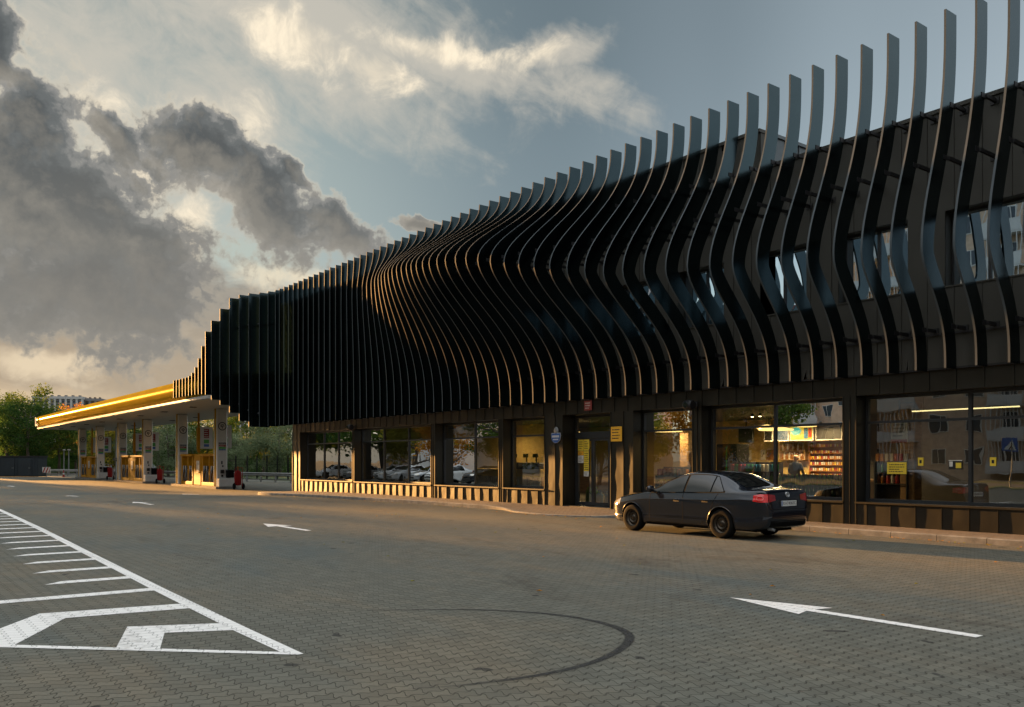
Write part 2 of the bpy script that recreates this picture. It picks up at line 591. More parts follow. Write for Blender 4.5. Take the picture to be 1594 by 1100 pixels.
def paver_mat(name, base, warm, cool, bl=0.142, bw=0.132, joint=0.036, wave=0.15, paint=None, stains=True):
    """interlocking wavy pavers; with paint: road paint lying on the same stones, joints still showing"""
    m = bpy.data.materials.new(name)
    m.use_nodes = True
    nt = m.node_tree
    p = nt.nodes['Principled BSDF']
    geo = nt.nodes.new('ShaderNodeNewGeometry')
    pos = geo.outputs['Position']
    X, Y, Z = xyz(nt, pos)
    def tri(v):     # triangle wave -1..1, period 1, with flattened crests
        t = (v - v.fn('FLOOR') - 0.5).fn('ABSOLUTE') * 4.0 - 1.0
        return (t * 1.7).mx(-1.0).mn(1.0)
    u = Y * (1 / bl)
    v = X * (1 / bw)
    vv = v + tri(u) * wave
    row = vv.fn('FLOOR')
    odd = row.fn('MODULO', 2.0).fn('ABSOLUTE')
    uu = u + odd * (0.0 if wave > 0 else 0.5) + tri(vv + 0.25) * (0.13 if wave > 0 else 0.0) + 0.25
    fx = (uu - uu.fn('FLOOR') - 0.5).fn('ABSOLUTE')
    fy = (vv - vv.fn('FLOOR') - 0.5).fn('ABSOLUTE')
    jx = fx.ss(0.5 - joint * 1.1, 0.5 - joint * 0.25)
    jy = fy.ss(0.5 - joint * 1.7, 0.5 - joint * 0.45)
    jn = noise(nt, pos, 5.0, 3.0, 0.6)
    j = (jx * (0.45 + jn * 0.9).clamp()).mx(jy * (0.40 + jn * 0.8).clamp())
    wn = nt.nodes.new('ShaderNodeTexWhiteNoise')
    nt.links.new(comb(nt, uu.fn('FLOOR'), row, 0.0), wn.inputs['Vector'])
    rnd = V(nt, wn.outputs['Value'])
    big = noise(nt, pos, 0.16, 4.0, 0.55)
    mid = noise(nt, comb(nt, X * 0.5, Y * 1.6, 0.0), 0.55, 5.0, 0.6, 0.4)
    small = noise(nt, pos, 55.0, 3.0, 0.7)
    if paint is None:
        col = ramp(nt, (big * 0.6 + mid * 0.4), [(0.36, cool), (0.5, base), (0.63, warm)])
        if stains:
            s2 = noise(nt, comb(nt, X * 0.35 + 7.0, Y * 1.1, 3.0), 0.8, 6.0, 0.62, 0.7)
            dk = s2.ss(0.55, 0.74) * Y.ss(1.0, 9.0)
            col = mixc(nt, dk * 0.6, col, (0.05, 0.043, 0.034))
            sp = noise(nt, pos, 2.6, 2.0, 0.5)
            col = mixc(nt, sp.ss(0.705, 0.735) * 0.75, col, (0.02, 0.02, 0.02))
        bri = (rnd - 0.5) * 0.24 + (small - 0.5) * 0.5 + 1.0
        bc = nt.nodes.new('ShaderNodeMix'); bc.data_type = 'RGBA'; bc.blend_type = 'MULTIPLY'
        bc.inputs[0].default_value = 1.0
        nt.links.new(col, bc.inputs[6])
        nt.links.new(comb(nt, bri, bri, bri), bc.inputs[7])
        col = mixc(nt, j * 0.85, bc.outputs[2], (0.018, 0.016, 0.013))
        p.inputs['Roughness'].default_value = 0.62
        p.inputs['Specular IOR Level'].default_value = 0.10
    else:
        wear = (noise(nt, pos, 9.0, 6.0, 0.7) * 0.7 + mid * 0.5).ss(0.56, 0.84)
        col = mixc(nt, wear * 0.55, paint, base)
        col = mixc(nt, (jx * 0.75).mx(jy * 0.22), col, (0.10, 0.10, 0.11))
        p.inputs['Roughness'].default_value = 0.6
    nt.links.new(col, p.inputs['Base Color'])
    bp = nt.nodes.new('ShaderNodeBump')
    bp.inputs['Strength'].default_value = 1.0
    bp.inputs['Distance'].default_value = 0.006
    h = (1.0 - j) + small * 0.12 + rnd * 0.18
    nt.links.new(h.s, bp.inputs['Height'])
    nt.links.new(bp.outputs[0], p.inputs['Normal'])
    return m


M = {}
M['paver'] = paver_mat('forecourt_pavers', (0.114, 0.114, 0.094), (0.140, 0.124, 0.092), (0.090, 0.103, 0.096))
M['paint'] = paver_mat('road_paint', (0.15, 0.14, 0.12), None, None, paint=(0.76, 0.75, 0.72))
M['walkpaver'] = paver_mat('walk_pavers', (0.20, 0.16, 0.12), (0.23, 0.18, 0.13), (0.17, 0.15, 0.12), bl=0.2, bw=0.1, wave=0.0, stains=False)
M['kerb'] = mat('kerb_concrete', (0.175, 0.162, 0.140), 0.9, var=0.3, vscale=4, bump=0.004, bscale=60)
def seams(m, axis, period, w, dark, off=0.0):
    nt = m.node_tree
    p = nt.nodes['Principled BSDF']
    src = p.inputs['Base Color'].links[0].from_socket
    geo = nt.nodes.new('ShaderNodeNewGeometry')
    q = (xyz(nt, geo.outputs['Position'])[axis] + off) * (1.0 / period)
    f = (q - q.fn('FLOOR') - 0.5).fn('ABSOLUTE').ss(0.5 - w / period, 0.5 - w / period * .3)
    nt.links.new(mixc(nt, f, src, dark), p.inputs['Base Color'])


seams(M['kerb'], 0, 1.0, 0.012, (0.03, 0.027, 0.022))
M['clad'] = mat('bronze_cladding', (0.043, 0.040, 0.032), 0.42, metal=0.85, var=0.10, vscale=0.8, bump=0.0012, bscale=2.2, rvar=0.06)
M['clad_up'] = mat('dark_cladding', (0.056, 0.055, 0.046), 0.5, metal=0.35, var=0.10, vscale=0.7, bump=0.001, bscale=2.0)
M['fin'] = mat('black_fin_paint', (0.058, 0.088, 0.098), 0.18, metal=1.0, var=0.08, vscale=0.6)
seams(M['fin'], 2, 20.0, 0.012, (0.02, 0.025, 0.028), 0.12)
M['fin_edge'] = mat('grey_fin_edge', (0.078, 0.092, 0.100), 0.6, var=0.12, vscale=1.5, spec=0.1)
M['frame'] = mat('anthracite_frame', (0.020, 0.022, 0.023), 0.42, var=0.15, spec=0.5)
M['black'] = mat('black_metal', (0.010, 0.010, 0.011), 0.5, var=0.2)
M['rubber'] = mat('black_rubber', (0.006, 0.006, 0.006), 0.85, var=0.3, vscale=8, spec=0.08)
M['glass'] = glass_mat('shop_glass', tint=(0.66, 0.70, 0.68), ior=2.65, base=0.04, wave=0.0035, wscale=0.8)
M['glass_up'] = glass_mat('upper_glass', tint=(0.30, 0.36, 0.38), ior=2.8, base=0.08, wave=0.004, wscale=0.7, gcol=(0.72, 0.88, 1.0))
M['white'] = mat('white_enamel', (0.50, 0.50, 0.48), 0.35, var=0.06)
M['gloss_white'] = mat('white_trim', (0.52, 0.51, 0.48), 0.16, var=0.05, spec=0.7)
M['soffit'] = mat('soffit_panels', (0.34, 0.34, 0.32), 0.45, var=0.05)
M['gold'] = satin_mat('golden_fascia', (0.34, 0.205, 0.012), (1.0, 0.72, 0.25), 0.16, 0.05)
M['yellow'] = mat('yellow_enamel', (0.42, 0.19, 0.006), 0.6, var=0.08, spec=0.12)
M['red'] = mat('red_paint', (0.24, 0.012, 0.010), 0.6, var=0.12, spec=0.15)
M['green'] = mat('green_print', (0.06, 0.30, 0.05), 0.5, var=0.15)
M['blue'] = mat('blue_print', (0.02, 0.09, 0.30), 0.45, var=0.15)
M['steel'] = mat('galvanised_steel', (0.22, 0.23, 0.23), 0.55, metal=0.5, var=0.2, vscale=2)
M['concrete'] = mat('concrete', (0.33, 0.31, 0.28), 0.85, var=0.2, vscale=2, bump=0.003, bscale=30)
M['container'] = mat('navy_steel', (0.010, 0.017, 0.022), 0.6, var=0.2, vscale=1.2)
M['bark'] = mat('bark', (0.075, 0.06, 0.045), 0.9, var=0.35, vscale=5, bump=0.02, bscale=14, stretch=(1, 1, .25))
M['yellow_wall'] = mat('warm_plaster', (0.55, 0.40, 0.14), 0.7, var=0.08)
M['wood'] = mat('light_wood', (0.36, 0.22, 0.10), 0.5, var=0.25, vscale=3, stretch=(1, 1, 6))
M['tile'] = mat('floor_tile', (0.20, 0.19, 0.17), 0.25, var=0.1)
M['ceil'] = mat('dark_ceiling', (0.05, 0.048, 0.045), 0.8, var=0.1)
M['goods_green'] = mat('green_bottle', (0.03, 0.22, 0.06), 0.2, var=0.3)
M['goods_blue'] = mat('blue_wrap', (0.03, 0.16, 0.34), 0.3, var=0.3)
M['goods_red'] = mat('red_wrap', (0.40, 0.03, 0.02), 0.3, var=0.3)
M['goods_orange'] = mat('orange_wrap', (0.55, 0.22, 0.03), 0.3, var=0.3)
M['goods_white'] = mat('white_wrap', (0.62, 0.60, 0.55), 0.35, var=0.2)
M['goods_amber'] = mat('amber_bottle', (0.30, 0.12, 0.02), 0.15, var=0.3)
M['goods_lime'] = mat('lime_plastic', (0.22, 0.52, 0.03), 0.35, var=0.15)
M['paper'] = mat('yellow_paper', (0.72, 0.52, 0.04), 0.7, var=0.05)
M['orange_paper'] = mat('orange_paper', (0.80, 0.40, 0.02), 0.6, var=0.05)
M['lamp'] = mat('lit_lampshade', (0.8, 0.6, 0.3), 0.6, emit=(1.0, 0.62, 0.20), estr=0.5)
M['lamp_line'] = mat('lit_linear_lamp', (0.8, 0.7, 0.4), 0.6, emit=(1.0, 0.78, 0.35), estr=0.38)
M['screen'] = mat('lit_screen', (0.02, 0.02, 0.02), 0.4, emit=(0.35, 0.45, 0.42), estr=0.12)
M['screen_y'] = mat('lit_yellow_screen', (0.3, 0.2, 0.02), 0.4, emit=(0.75, 0.5, 0.04), estr=0.2)
M['screen_g'] = mat('lit_teal_screen', (0.02, 0.2, 0.2), 0.4, emit=(0.05, 0.5, 0.40), estr=0.2)
M['skin'] = mat('skin', (0.42, 0.24, 0.16), 0.55, var=0.08)
M['shirt'] = mat('dark_cloth', (0.004, 0.004, 0.005), 0.85, var=0.2)
LEAF = {
    'dark': leaf_mat('dark_green_leaves', (0.0173, 0.0428, 0.0142), (0.0428, 0.0885, 0.0225), (0.1065, 0.1568, 0.0315)),
    'mid': leaf_mat('green_leaves', (0.0285, 0.057, 0.0142), (0.078, 0.1215, 0.0255), (0.1777, 0.1995, 0.0368)),
    'yellow': leaf_mat('yellowing_leaves', (0.095, 0.114, 0.019), (0.228, 0.218, 0.034), (0.418, 0.332, 0.048)),
    'willow': leaf_mat('grey_green_leaves', (0.076, 0.114, 0.057), (0.162, 0.209, 0.114), (0.285, 0.323, 0.18)),
    'orange': leaf_mat('autumn_leaves', (0.228, 0.104, 0.019), (0.456, 0.209, 0.027), (0.646, 0.323, 0.038)),
}


# ------------------------------------------------------------------ ground
def gz(x):
    """the forecourt falls a little towards the pumps"""
    t = max(0.0, min(1.0, (-36.0 - x) / 24.0))
    return -0.30 * t * t * (3 - 2 * t)


def sheet(name, polys, m, dz, kind='structure', label=None, step=1.0):
    """flat painted shapes laid on the ground; polys are lists of (x,y)"""
    bm = bmesh.new()
    for poly in polys:
        bm.faces.new([bm.verts.new((p[0], p[1], gz(p[0]) + dz)) for p in poly])
    bmesh.ops.recalc_face_normals(bm, faces=bm.faces)
    for f in bm.faces:
        if f.normal.z < 0: f.normal_flip()
    me = bpy.data.meshes.new(name)
    bm.to_mesh(me); bm.free()
    me.materials.append(m)
    o = link(name, me)
    return tag(o, label, None, None, kind)


def build_ground():
    xs = [-4000, -1500, -600, -200, -120, -80] + [-64 + 2 * i for i in range(16)] + [-20, 0, 40, 200, 1000, 4000]
    ys = [-4000, -800, -200, -60, -20, 0, 10, 20, 30, 40, 80, 200, 800, 4000]
    pts = [(x, y, gz(x)) for y in ys for x in xs]
    mb = MB().grid(pts, len(xs), len(ys))
    tag(mb.build('forecourt_ground', M['paver']), 'grey brown interlocking paver forecourt', None, None, 'structure')
    # grass beyond the crash barrier and road behind the viewer
    road = mat('asphalt', (0.055, 0.055, 0.055), 0.85, var=0.2, vscale=3, bump=0.003, bscale=80)
    grass = mat('rough_grass', (0.045, 0.065, 0.02), 0.95, var=0.5, vscale=1.2, bump=0.05, bscale=8)
    mb = MB()
    mb.grid([(x, y, -0.296) for y in (34, 60, 120, 600, 1500) for x in (-1500, -400, -160, -100, -60)], 5, 5)
    mb.grid([(x, y, -0.296 if x < -59 else gz(x) + 0.004) for y in (34, 60, 120, 600, 1500) for x in (-60, -54, -50, -47)], 4, 5)
    mb.build('grass_ground', grass)['kind'] = 'structure'
    mb = MB().grid([(x, y, 0.004 + gz(x)) for y in (-26, -18) for x in [-140, -100, -64, -60, -56, -52, -48, -44, -40, -36, 0, 60]], 12, 2)
    mb.build('street', road)['kind'] = 'structure'
    mb = MB().grid([(x, y, 0.004 + gz(x)) for y in (-34, -26.02) for x in [-140, -100, -64, -60, -56, -52, -48, -44, -40, -36, 0, 60]], 12, 2)
    mb.grid([(x, y, 0.006 + gz(x)) for y in (-17.98, -13) for x in [-46, -44, -40, -36, 0, 60]], 6, 2)
    mb.build('grass_verge', grass)['kind'] = 'structure'
    # crosswalk bars on the street behind the viewer
    sheet('crosswalk', [[(x, -25.5), (x + .5, -25.5), (x + .5, -18.5), (x, -18.5)] for x in [-22 + i * 1.0 for i in range(5)]], M['paint'], 0.010)
    # ------ pavement and kerb in front of the shop
    edge = [(-44.6, 19.0), (-44.3, 17.2), (-43.6, 16.45), (-42.4, 16.2), (-38, 16.62), (-33, 17.1), (-28, 17.38), (-23.6, 17.4), (-22.4, 16.95), (-21.2, 16.75), (-19.8, 16.85), (-18.9, 17.3), (-18.2, 17.72), (-15, 17.84), (-10, 17.84), (3, 17.84)]
    # resample
    ed = []
    for a, b in zip(edge, edge[1:]):
        n = max(1, int(math.dist(a, b) / 1.0))
        for i in range(n):
            t = i / n
            ed.append((a[0] + (b[0] - a[0]) * t, a[1] + (b[1] - a[1]) * t))
    ed.append(edge[-1])
    def ht(x):      # kerb drops at the door
        t = max(0.0, min(1.0, (abs(x + 20.9) - 1.9) / 1.4))
        return gz(x) + 0.035 + 0.095 * t
    nrm = []
    for i in range(len(ed)):
        a, b = ed[max(i - 1, 0)], ed[min(i + 1, len(ed) - 1)]
        d = Vector((b[0] - a[0], b[1] - a[1])).normalized()
        nrm.append(Vector((-d.y, d.x)))
    kb, pv = MB(), MB()
    pts = []
    for (x, y), n in zip(ed, nrm):
        h = ht(x)
        ix, iy = x + n.x * 0.15, y + n.y * 0.15
        pts += [(x, y, gz(x) - 0.1), (x, y, h - 0.02), (x + n.x * .02, y + n.y * .02, h), (ix, iy, h), (ix, iy, h - 0.1)]
    kb.grid(pts, 5, len(ed))
    k = kb.build('kerb', M['kerb'], smooth=True, sharp=30)
    tag(k, 'pale concrete kerb along the shop pavement', None, None, 'structure')
    pts = []
    for (x, y), n in zip(ed, nrm):
        h = ht(x)
        ix, iy = x + n.x * 0.15, y + n.y * 0.15
        pts += [(ix, iy, h - 0.004), (ix if ix > -44 else ix, iy + (19.45 - iy) * .5, max(h, gz(x) + 0.1) - 0.004), (ix, 19.45, gz(x) + 0.12)]
    pv.grid(pts, 3, len(ed))
    tag(pv.build('pavement', M['walkpaver']), 'brown paved walk between kerb and shop front', None, None, 'structure')

    # ------ painted markings
    H = 0.006
    def line(pts, w):
        out = []
        for i in range(len(pts) - 1):
            a, b = Vector(pts[i]), Vector(pts[i + 1])
            def nn(k):
                p, q = Vector(pts[max(k - 1, 0)]), Vector(pts[min(k + 1, len(pts) - 1)])
                d = (q - p).normalized()
                return Vector((-d.y, d.x)) * w / 2
            na, nb = nn(i), nn(i + 1)
            out.append([a - na, b - nb, b + nb, a + na])
        return out
    edge_line = [(-90, 8.0), (-70, 6.0), (-55, 4.9), (-45, 4.25), (-38, 3.92), (-33.9, 3.80), (-30.1, 3.70), (-27.2, 3.62), (-24.4, 3.54), (-21, 3.42), (-17.6, 3.29), (-14.2, 3.17), (-11.5, 3.07), (-8.3, 2.98)]
    polys = line(edge_line, 0.15)
    sheet('edge_line_marking', polys, M['paint'], H, label='long white line curving away across the forecourt')
    bars = []
    for k in range(15):
        x = -11.68 - 1.405 * k
        yt = 3.0 + max(0, (-x - 11)) * 0.038
        yb = yt - 1.06 if k else -2.4
        w = 0.13
        bars.append([(x - w, yt - .01), (x + w, yt - .01), (x + w, yb - .05), (x - w, yb + .20 * (k > 0))])
    sheet('hatch_bar_marking', bars, M['paint'], H - .0016, label='short white hatch bars hanging from the long line')
    # closing shape at the near end
    s1 = [(-10.29, 2.99), (-9.91, 2.99), (-10.08, 1.73), (-8.88, 1.11), (-8.90, 0.93), (-9.70, 1.02), (-10.54, 1.55)]
    s2 = [(-8.79, 2.97), (-8.34, 2.97), (-8.64, 2.34), (-7.93, 2.11), (-8.17, 1.80), (-9.18, 2.13)]
    s3 = [(-8.30, 2.905), (-8.30, 3.055), (-6.97, 3.03), (-6.97, 2.98), (-7.17, 2.90)]
    s4 = [(-8.90, 0.93), (-8.88, 1.11), (-7.17, 2.90), (-6.97, 2.98)]
    # shared seams of the closing shape: thin outline above, the broad strokes a hair lower
    sheet('stepped_stroke_marking', [s1, s2], M['paint'], H - .0016, label='broad stepped white strokes inside the pointed outline')
    sheet('pointed_end_marking', [s3], M['paint'], H, label='white outlined point with stepped strokes in the near corner')
    sheet('base_line_marking', [s4], M['paint'], H - .0008, label='thin white base line closing the pointed outline')
    def arrow(x, y, L=2.92, w=0.30, flip=1):
        tip = (x, y)
        hb = x + 1.15 * flip
        f = flip
        return [[tip, (hb + .03 * f, y - w - .02), (x + 1.11 * f, y - .075), (x + L * f, y - .075), (x + L * f, y + .075), (x + 1.11 * f, y + .075), (hb + .03 * f, y + w + .02)]]
    for i, (x, y, lab) in enumerate([(-6.75, 8.40, 'large white lane arrow on the pavers, nearest of its row'), (-22.24, 8.53, 'white lane arrow in the middle of the forecourt'), (-37.4, 8.9, 'white lane arrow just beyond the drain line'), (-52.5, 9.1, 'white lane arrow before the canopy'), (-79.0, 9.5, 'farthest white lane arrow by the dark container'), (-50.0, 14.5, 'white lane arrow by the nearest pump island')]):
        sheet('lane_arrow_marking', arrow(x, y), M['paint'], H, label=lab)
    # tyre skid: dark rubber ring worn into the stones
    tm = bpy.data.materials.new('tyre_rubber_mark')
    tm.use_nodes = True
    nt = tm.node_tree
    p = nt.nodes['Principled BSDF']
    p.inputs['Base Color'].default_value = (0.012, 0.012, 0.012, 1)
    p.inputs['Roughness'].default_value = 0.7
    uvn = nt.nodes.new('ShaderNodeUVMap')
    uu, vv, _ = xyz(nt, uvn.outputs[0])
    geo = nt.nodes.new('ShaderNodeNewGeometry')
    gn = noise(nt, geo.outputs['Position'], 7.0, 5.0, 0.65)
    long = uu.ss(0.0, 0.22) * (1.0 - uu.ss(0.80, 1.0))
    across = 1.0 - (vv - 0.5).fn('ABSOLUTE').ss(0.25, 0.5)
    alpha = (long * across * (gn * 1.5)).clamp() * 0.9
    nt.links.new(alpha.s, p.inputs['Alpha'])
    path = [(-8.9, 4.0), (-8.48, 4.65), (-7.9, 5.45), (-7.25, 5.92), (-6.55, 6.05), (-5.95, 5.88), (-5.55, 5.45), (-5.27, 4.85), (-5.19, 4.24), (-5.28, 3.6), (-5.5, 3.0)]
    cv = []
    for i in range(len(path) - 1):
        p0, p1, p2, p3 = [Vector(path[max(0, min(len(path) - 1, i + k))]) for k in (-1, 0, 1, 2)]
        for s in range(8):
            t = s / 8
            cv.append(0.5 * ((2 * p1) + (p2 - p0) * t + (2 * p0 - 5 * p1 + 4 * p2 - p3) * t * t + (3 * p1 - p0 - 3 * p2 + p3) * t ** 3))
    cv.append(Vector(path[-1]))
    bm = bmesh.new()
    uvl = bm.loops.layers.uv.new('UVMap')
    rows = []
    for i, q in enumerate(cv):
        d = (cv[min(i + 1, len(cv) - 1)] - cv[max(i - 1, 0)]).normalized()
        n = Vector((-d.y, d.x)) * (0.028 + 0.032 * math.sin(math.pi * i / len(cv)) ** 2)
        rows.append((bm.verts.new((q.x - n.x, q.y - n.y, 0.004)), bm.verts.new((q.x + n.x, q.y + n.y, 0.004)), i / (len(cv) - 1)))
    for (a, b, t0), (c, d, t1) in zip(rows, rows[1:]):
        f = bm.faces.new((a, c, d, b))
        for l, uv in zip(f.loops, ((t0, 0), (t1, 0), (t1, 1), (t0, 1))):
            l[uvl].uv = uv
    me = bpy.data.meshes.new('tyre_mark'); bm.to_mesh(me); bm.free()
    me.materials.append(tm)
    tag(link('tyre_mark', me), 'curved black tyre skid on the pavers', None, None, 'structure')
    # drain channel across the forecourt
    dr = MB()
    pts = [(-38.9, -6.0), (-38.7, 4.4), (-38.4, 9.6), (-40.5, 13.0), (-43.0, 16.1)]
    for a, b in zip(pts, pts[1:]):
        n = int(math.dist(a, b) / 0.5)
        for i in range(n):
            p, q = [Vector((a[0] + (b[0] - a[0]) * t, a[1] + (b[1] - a[1]) * t)) for t in (i / n, (i + .94) / n)]
            dd = (q - p).normalized(); nn = Vector((-dd.y, dd.x)) * .13
            zz = gz(p.x)
            dr.add([(p.x - nn.x, p.y - nn.y, zz + .004), (q.x - nn.x, q.y - nn.y, zz + .004), (q.x + nn.x, q.y + nn.y, zz + .004), (p.x + nn.x, p.y + nn.y, zz + .004)], [(0, 1, 2, 3)])
            for k in range(5):
                t = (k + .5) / 5
                c = p + (q - p) * t
                e = dd * .02
                dr.add([(c.x - nn.x * .8 - e.x, c.y - nn.y * .8 - e.y, zz + .012), (c.x + e.x - nn.x * .8, c.y + e.y - nn.y * .8, zz + .012), (c.x + e.x + nn.x * .8, c.y + e.y + nn.y * .8, zz + .012), (c.x - e.x + nn.x * .8, c.y - e.y + nn.y * .8, zz + .012)], [(0, 1, 2, 3)], 1)
    tag(dr.build('drain_channel', [M['black'], M['kerb']]), 'narrow slotted drain line across the forecourt', None, None, 'structure')


build_ground()
# ------------------------------------------------------------------ the shop building
D = 19.30
SHOP = thing('petrol_station_shop', 'long two storey black shop with wavy vertical fins along its front', 'shop building', (-22, D, 0.0))
XL, XR = -45.9, 3.0
Z_SILL, Z_HEAD, Z_BAND = 0.66, 3.24, 3.74
OPEN = [(-44.83, -38.56), (-38.33, -31.24), (-30.91, -26.39), (-26.10, -23.66), ('d', -22.65, -20.29), (-19.26, -16.87), (-16.51, -12.06), (-11.69, -6.70), (-6.20, -1.6)]


def clad_sheet(mb, x0, x1, z0, z1, y, amp=0.010, seam=0.6, phase=0.0, mi=0, dx=0.06, dz=0.09, depth=0.020):
    """slightly buckled metal tray panels with standing seams between them"""
    xs = []
    x = math.ceil((x0 - phase) / seam + 1e-6) * seam + phase
    seams = []
    while x < x1 - 0.05:
        if x > x0 + 0.05: seams.append(x)
        x += seam
    lim = [x0] + seams + [x1]
    for a, b in zip(lim, lim[1:]):
        nu = max(3, int((b - a) / dx) + 1)
        nv = max(3, int((z1 - z0) / dz) + 1)
        pts = []
        for j in range(nv):
            for i in range(nu):
                u, v = i / (nu - 1), j / (nv - 1)
                X, Z = a + (b - a) * u, z0 + (z1 - z0) * v
                e = min(1, 4 * u * (1 - u) * 1.6)
                k = mnoise.noise(Vector((X * 1.3, Z * 2.3, 3.1 + y))) + .5 * mnoise.noise(Vector((X * 4.0, Z * 4.6, 7.7)))
                pts.append((X, y - amp * k * e, Z))
        mb.grid(pts, nu, nv, mi)
    for s in seams:
        mb.box(s - 0.007, s + 0.007, y - depth, y + 0.03, z0, z1, mi)


def build_shell():
    low = MB()
    solids = []
    prev = XL
    for o in OPEN:
        a, b = o[-2], o[-1]
        solids.append((prev, a))
        prev = b
    solids.append((prev, XR))
    for a, b in solids:
        low.box(a, b, D + 0.035, D + 0.62, -0.3, Z_HEAD)
        clad_sheet(low, a, b, -0.25, Z_HEAD, D, seam=0.6 if b - a > .9 else (b - a) / 2 + .012, phase=a, amp=0.005)
        for x in (a, b):
            s = 1 if x == a else -1
            low.box(min(x, x + s * .03), max(x, x + s * .03), D - 0.018, D + .04, -0.25, Z_HEAD)
    low.box(XL, XR, D + 0.035, D + 0.62, Z_HEAD + .002, Z_BAND)
    clad_sheet(low, XL, XR, Z_HEAD, Z_BAND, D, phase=XL, amp=0.006)
    for o in OPEN:
        if o[0] == 'd': continue
        a, b = o
        low.box(a, b, D + 0.035, D + 0.62, -0.3, Z_SILL - .03)
        clad_sheet(low, a + .002, b - .002, -0.25, Z_SILL - .02, D, phase=XL + .28, amp=0.006)
        low.box(a - .03, b + .03, D - 0.045, D + 0.5, Z_SILL - .028, Z_SILL + .012)        # sill flashing
    low.build('ground_floor_wall', M['clad'], SHOP, smooth=True, sharp=30)

    up = MB()
    PX = -14.43
    YU = D - 0.10
    # openings of the upper storey
    ups = [(-9.50, -5.6), (-12.12, -10.35), (-14.75, -13.01), (-17.34, -15.64), (-20.0, -18.25)]
    z0, z1 = 5.52, 7.20
    for (xa, xb, zt) in ((XL, PX, 10.5), (PX, XR, 9.46)):
        inside = sorted([u for u in ups if u[0] >= xa - .5 and u[1] <= xb + .5])
        if xb == PX:
            inside = [(a, min(b, PX)) for a, b in inside]
        prev = xa
        for a, b in inside:
            a = max(a, xa)
            clad_sheet(up, prev, a, Z_BAND, zt, YU, phase=XL, amp=0.006, dx=.15, dz=.4, depth=.02)
            clad_sheet(up, a, b, Z_BAND, z0, YU, phase=XL, amp=0.006, dx=.15, dz=.4, depth=.02)
            clad_sheet(up, a, b, z1, zt, YU, phase=XL, amp=0.006, dx=.15, dz=.4, depth=.02)
            prev = b
        clad_sheet(up, prev, xb, Z_BAND, zt, YU, phase=XL, amp=0.006, dx=.15, dz=.4, depth=.02)
        # core behind the cladding
        prev = xa
        for a, b in inside:
            a = max(a, xa)
            up.box(prev, a, YU + .03, YU + .45, Z_BAND, zt - .03)
            up.box(a, b, YU + .03, YU + .45, Z_BAND, z0 - .02)
            up.box(a, b, YU + .03, YU + .45, z1, zt - .03)
            up.box(a - .02, b + .02, YU - .03, YU + .4, z0 - .022, z0 + .008)
            prev = b
        up.box(prev, xb, YU + .03, YU + .45, Z_BAND, zt - .03)
        up.box(xa - .02, xb + .02, YU - .045, YU + .5, zt - .05, zt + .04)          # coping
    up.build('upper_wall', M['clad_up'], SHOP, smooth=True, sharp=30)
    mb = MB()
    mb.box(XL + .01, XR, YU + .002, D + .03, Z_BAND - .045, Z_BAND - .002)
    mb.build('soffit', M['black'], SHOP)
    # tall end of the tall block, seen above the lower parapet
    mb = MB()
    n = 8
    for i in range(n):
        a = YU + .5 + i * .62
        mb.box(PX - .04, PX, a, a + .60, 9.3, 10.45)
        mb.box(PX - .04, PX + .03, a + .60, a + .62, 9.3, 10.45)
    mb.box(PX - .05, PX + .05, YU + .5, YU + .5 + n * .62, 10.45, 10.54)
    mb.build('end_wall_upper', mat('zinc_cladding', (0.12, 0.14, 0.15), 0.4, metal=0.5, var=.1), SHOP)
    mb = MB()
    mb.box(XL + .02, PX - .05, YU + .46, 33.0, 10.0, 10.2)
    mb.box(PX - .05, XR, YU + .46, 33.0, 9.0, 9.2)
    mb.box(XL + .02, XR, D + .63, 33.0, 3.42, 3.72)
    mb.build('roof', M['black'], SHOP)
    # end walls and back
    mb = MB()
    for i in range(22):
        a = D + .04 + i * .62
        mb.box(XL - .0, XL + .25, a, a + .60, -0.3, 10.0)
        mb.box(XL - .03, XL + .25, a + .60, a + .62, -0.3, 10.0)
    mb.build('end_wall', M['clad'], SHOP)
    mb = MB()
    mb.box(XL + .3, XR, 32.7, 33.0, -.3, 10.0)
    mb.box(XR - .3, XR - .02, D + .65, 32.7, -.3, 9.3)
    mb.build('back_wall', M['concrete'], SHOP)
    mb = MB()
    mb.box(XL + .26, XR - .31, D + .63, 32.69, 0.05, 0.14)
    mb.build('shop_floor', M['tile'], SHOP)
    mb = MB()
    mb.box(XL + .26, XR - .31, D + .64, 32.69, 3.36, 3.41)
    mb.build('shop_ceiling', M['ceil'], SHOP)
    # ---- windows
    YF = D + 0.45
    divs = {0: [.34, .62], 1: [.31, .64], 2: [.52], 3: [], 5: [], 6: [.49], 7: [.50], 8: [.5]}
    for i, o in enumerate(OPEN):
        if o[0] == 'd': continue
        a, b = o
        fr, gl = MB(), MB()
        a2, b2 = a + .004, b - .004
        z0_, z1_, zt = Z_SILL + .014, Z_HEAD - .004, 2.60
        y0, y1 = YF - .05, YF + .04
        fr.box(a2, a2 + .07, y0, y1, z0_, z1_)
        fr.box(b2 - .07, b2, y0, y1, z0_, z1_)
        fr.box(a2 + .07, b2 - .07, y0, y1, z0_, z0_ + .07)
        fr.box(a2 + .07, b2 - .07, y0, y1, z1_ - .07, z1_)
        xs = [a2 + .07] + [a2 + .07 + (b2 - a2 - .14) * t for t in divs[i]] + [b2 - .07]
        for x in xs[1:-1]:
            fr.box(x - .035, x + .035, y0, y1, z0_ + .07, z1_ - .07)
        e = [xs[0]] + [v for x in xs[1:-1] for v in (x - .035, x + .035)] + [xs[-1]]
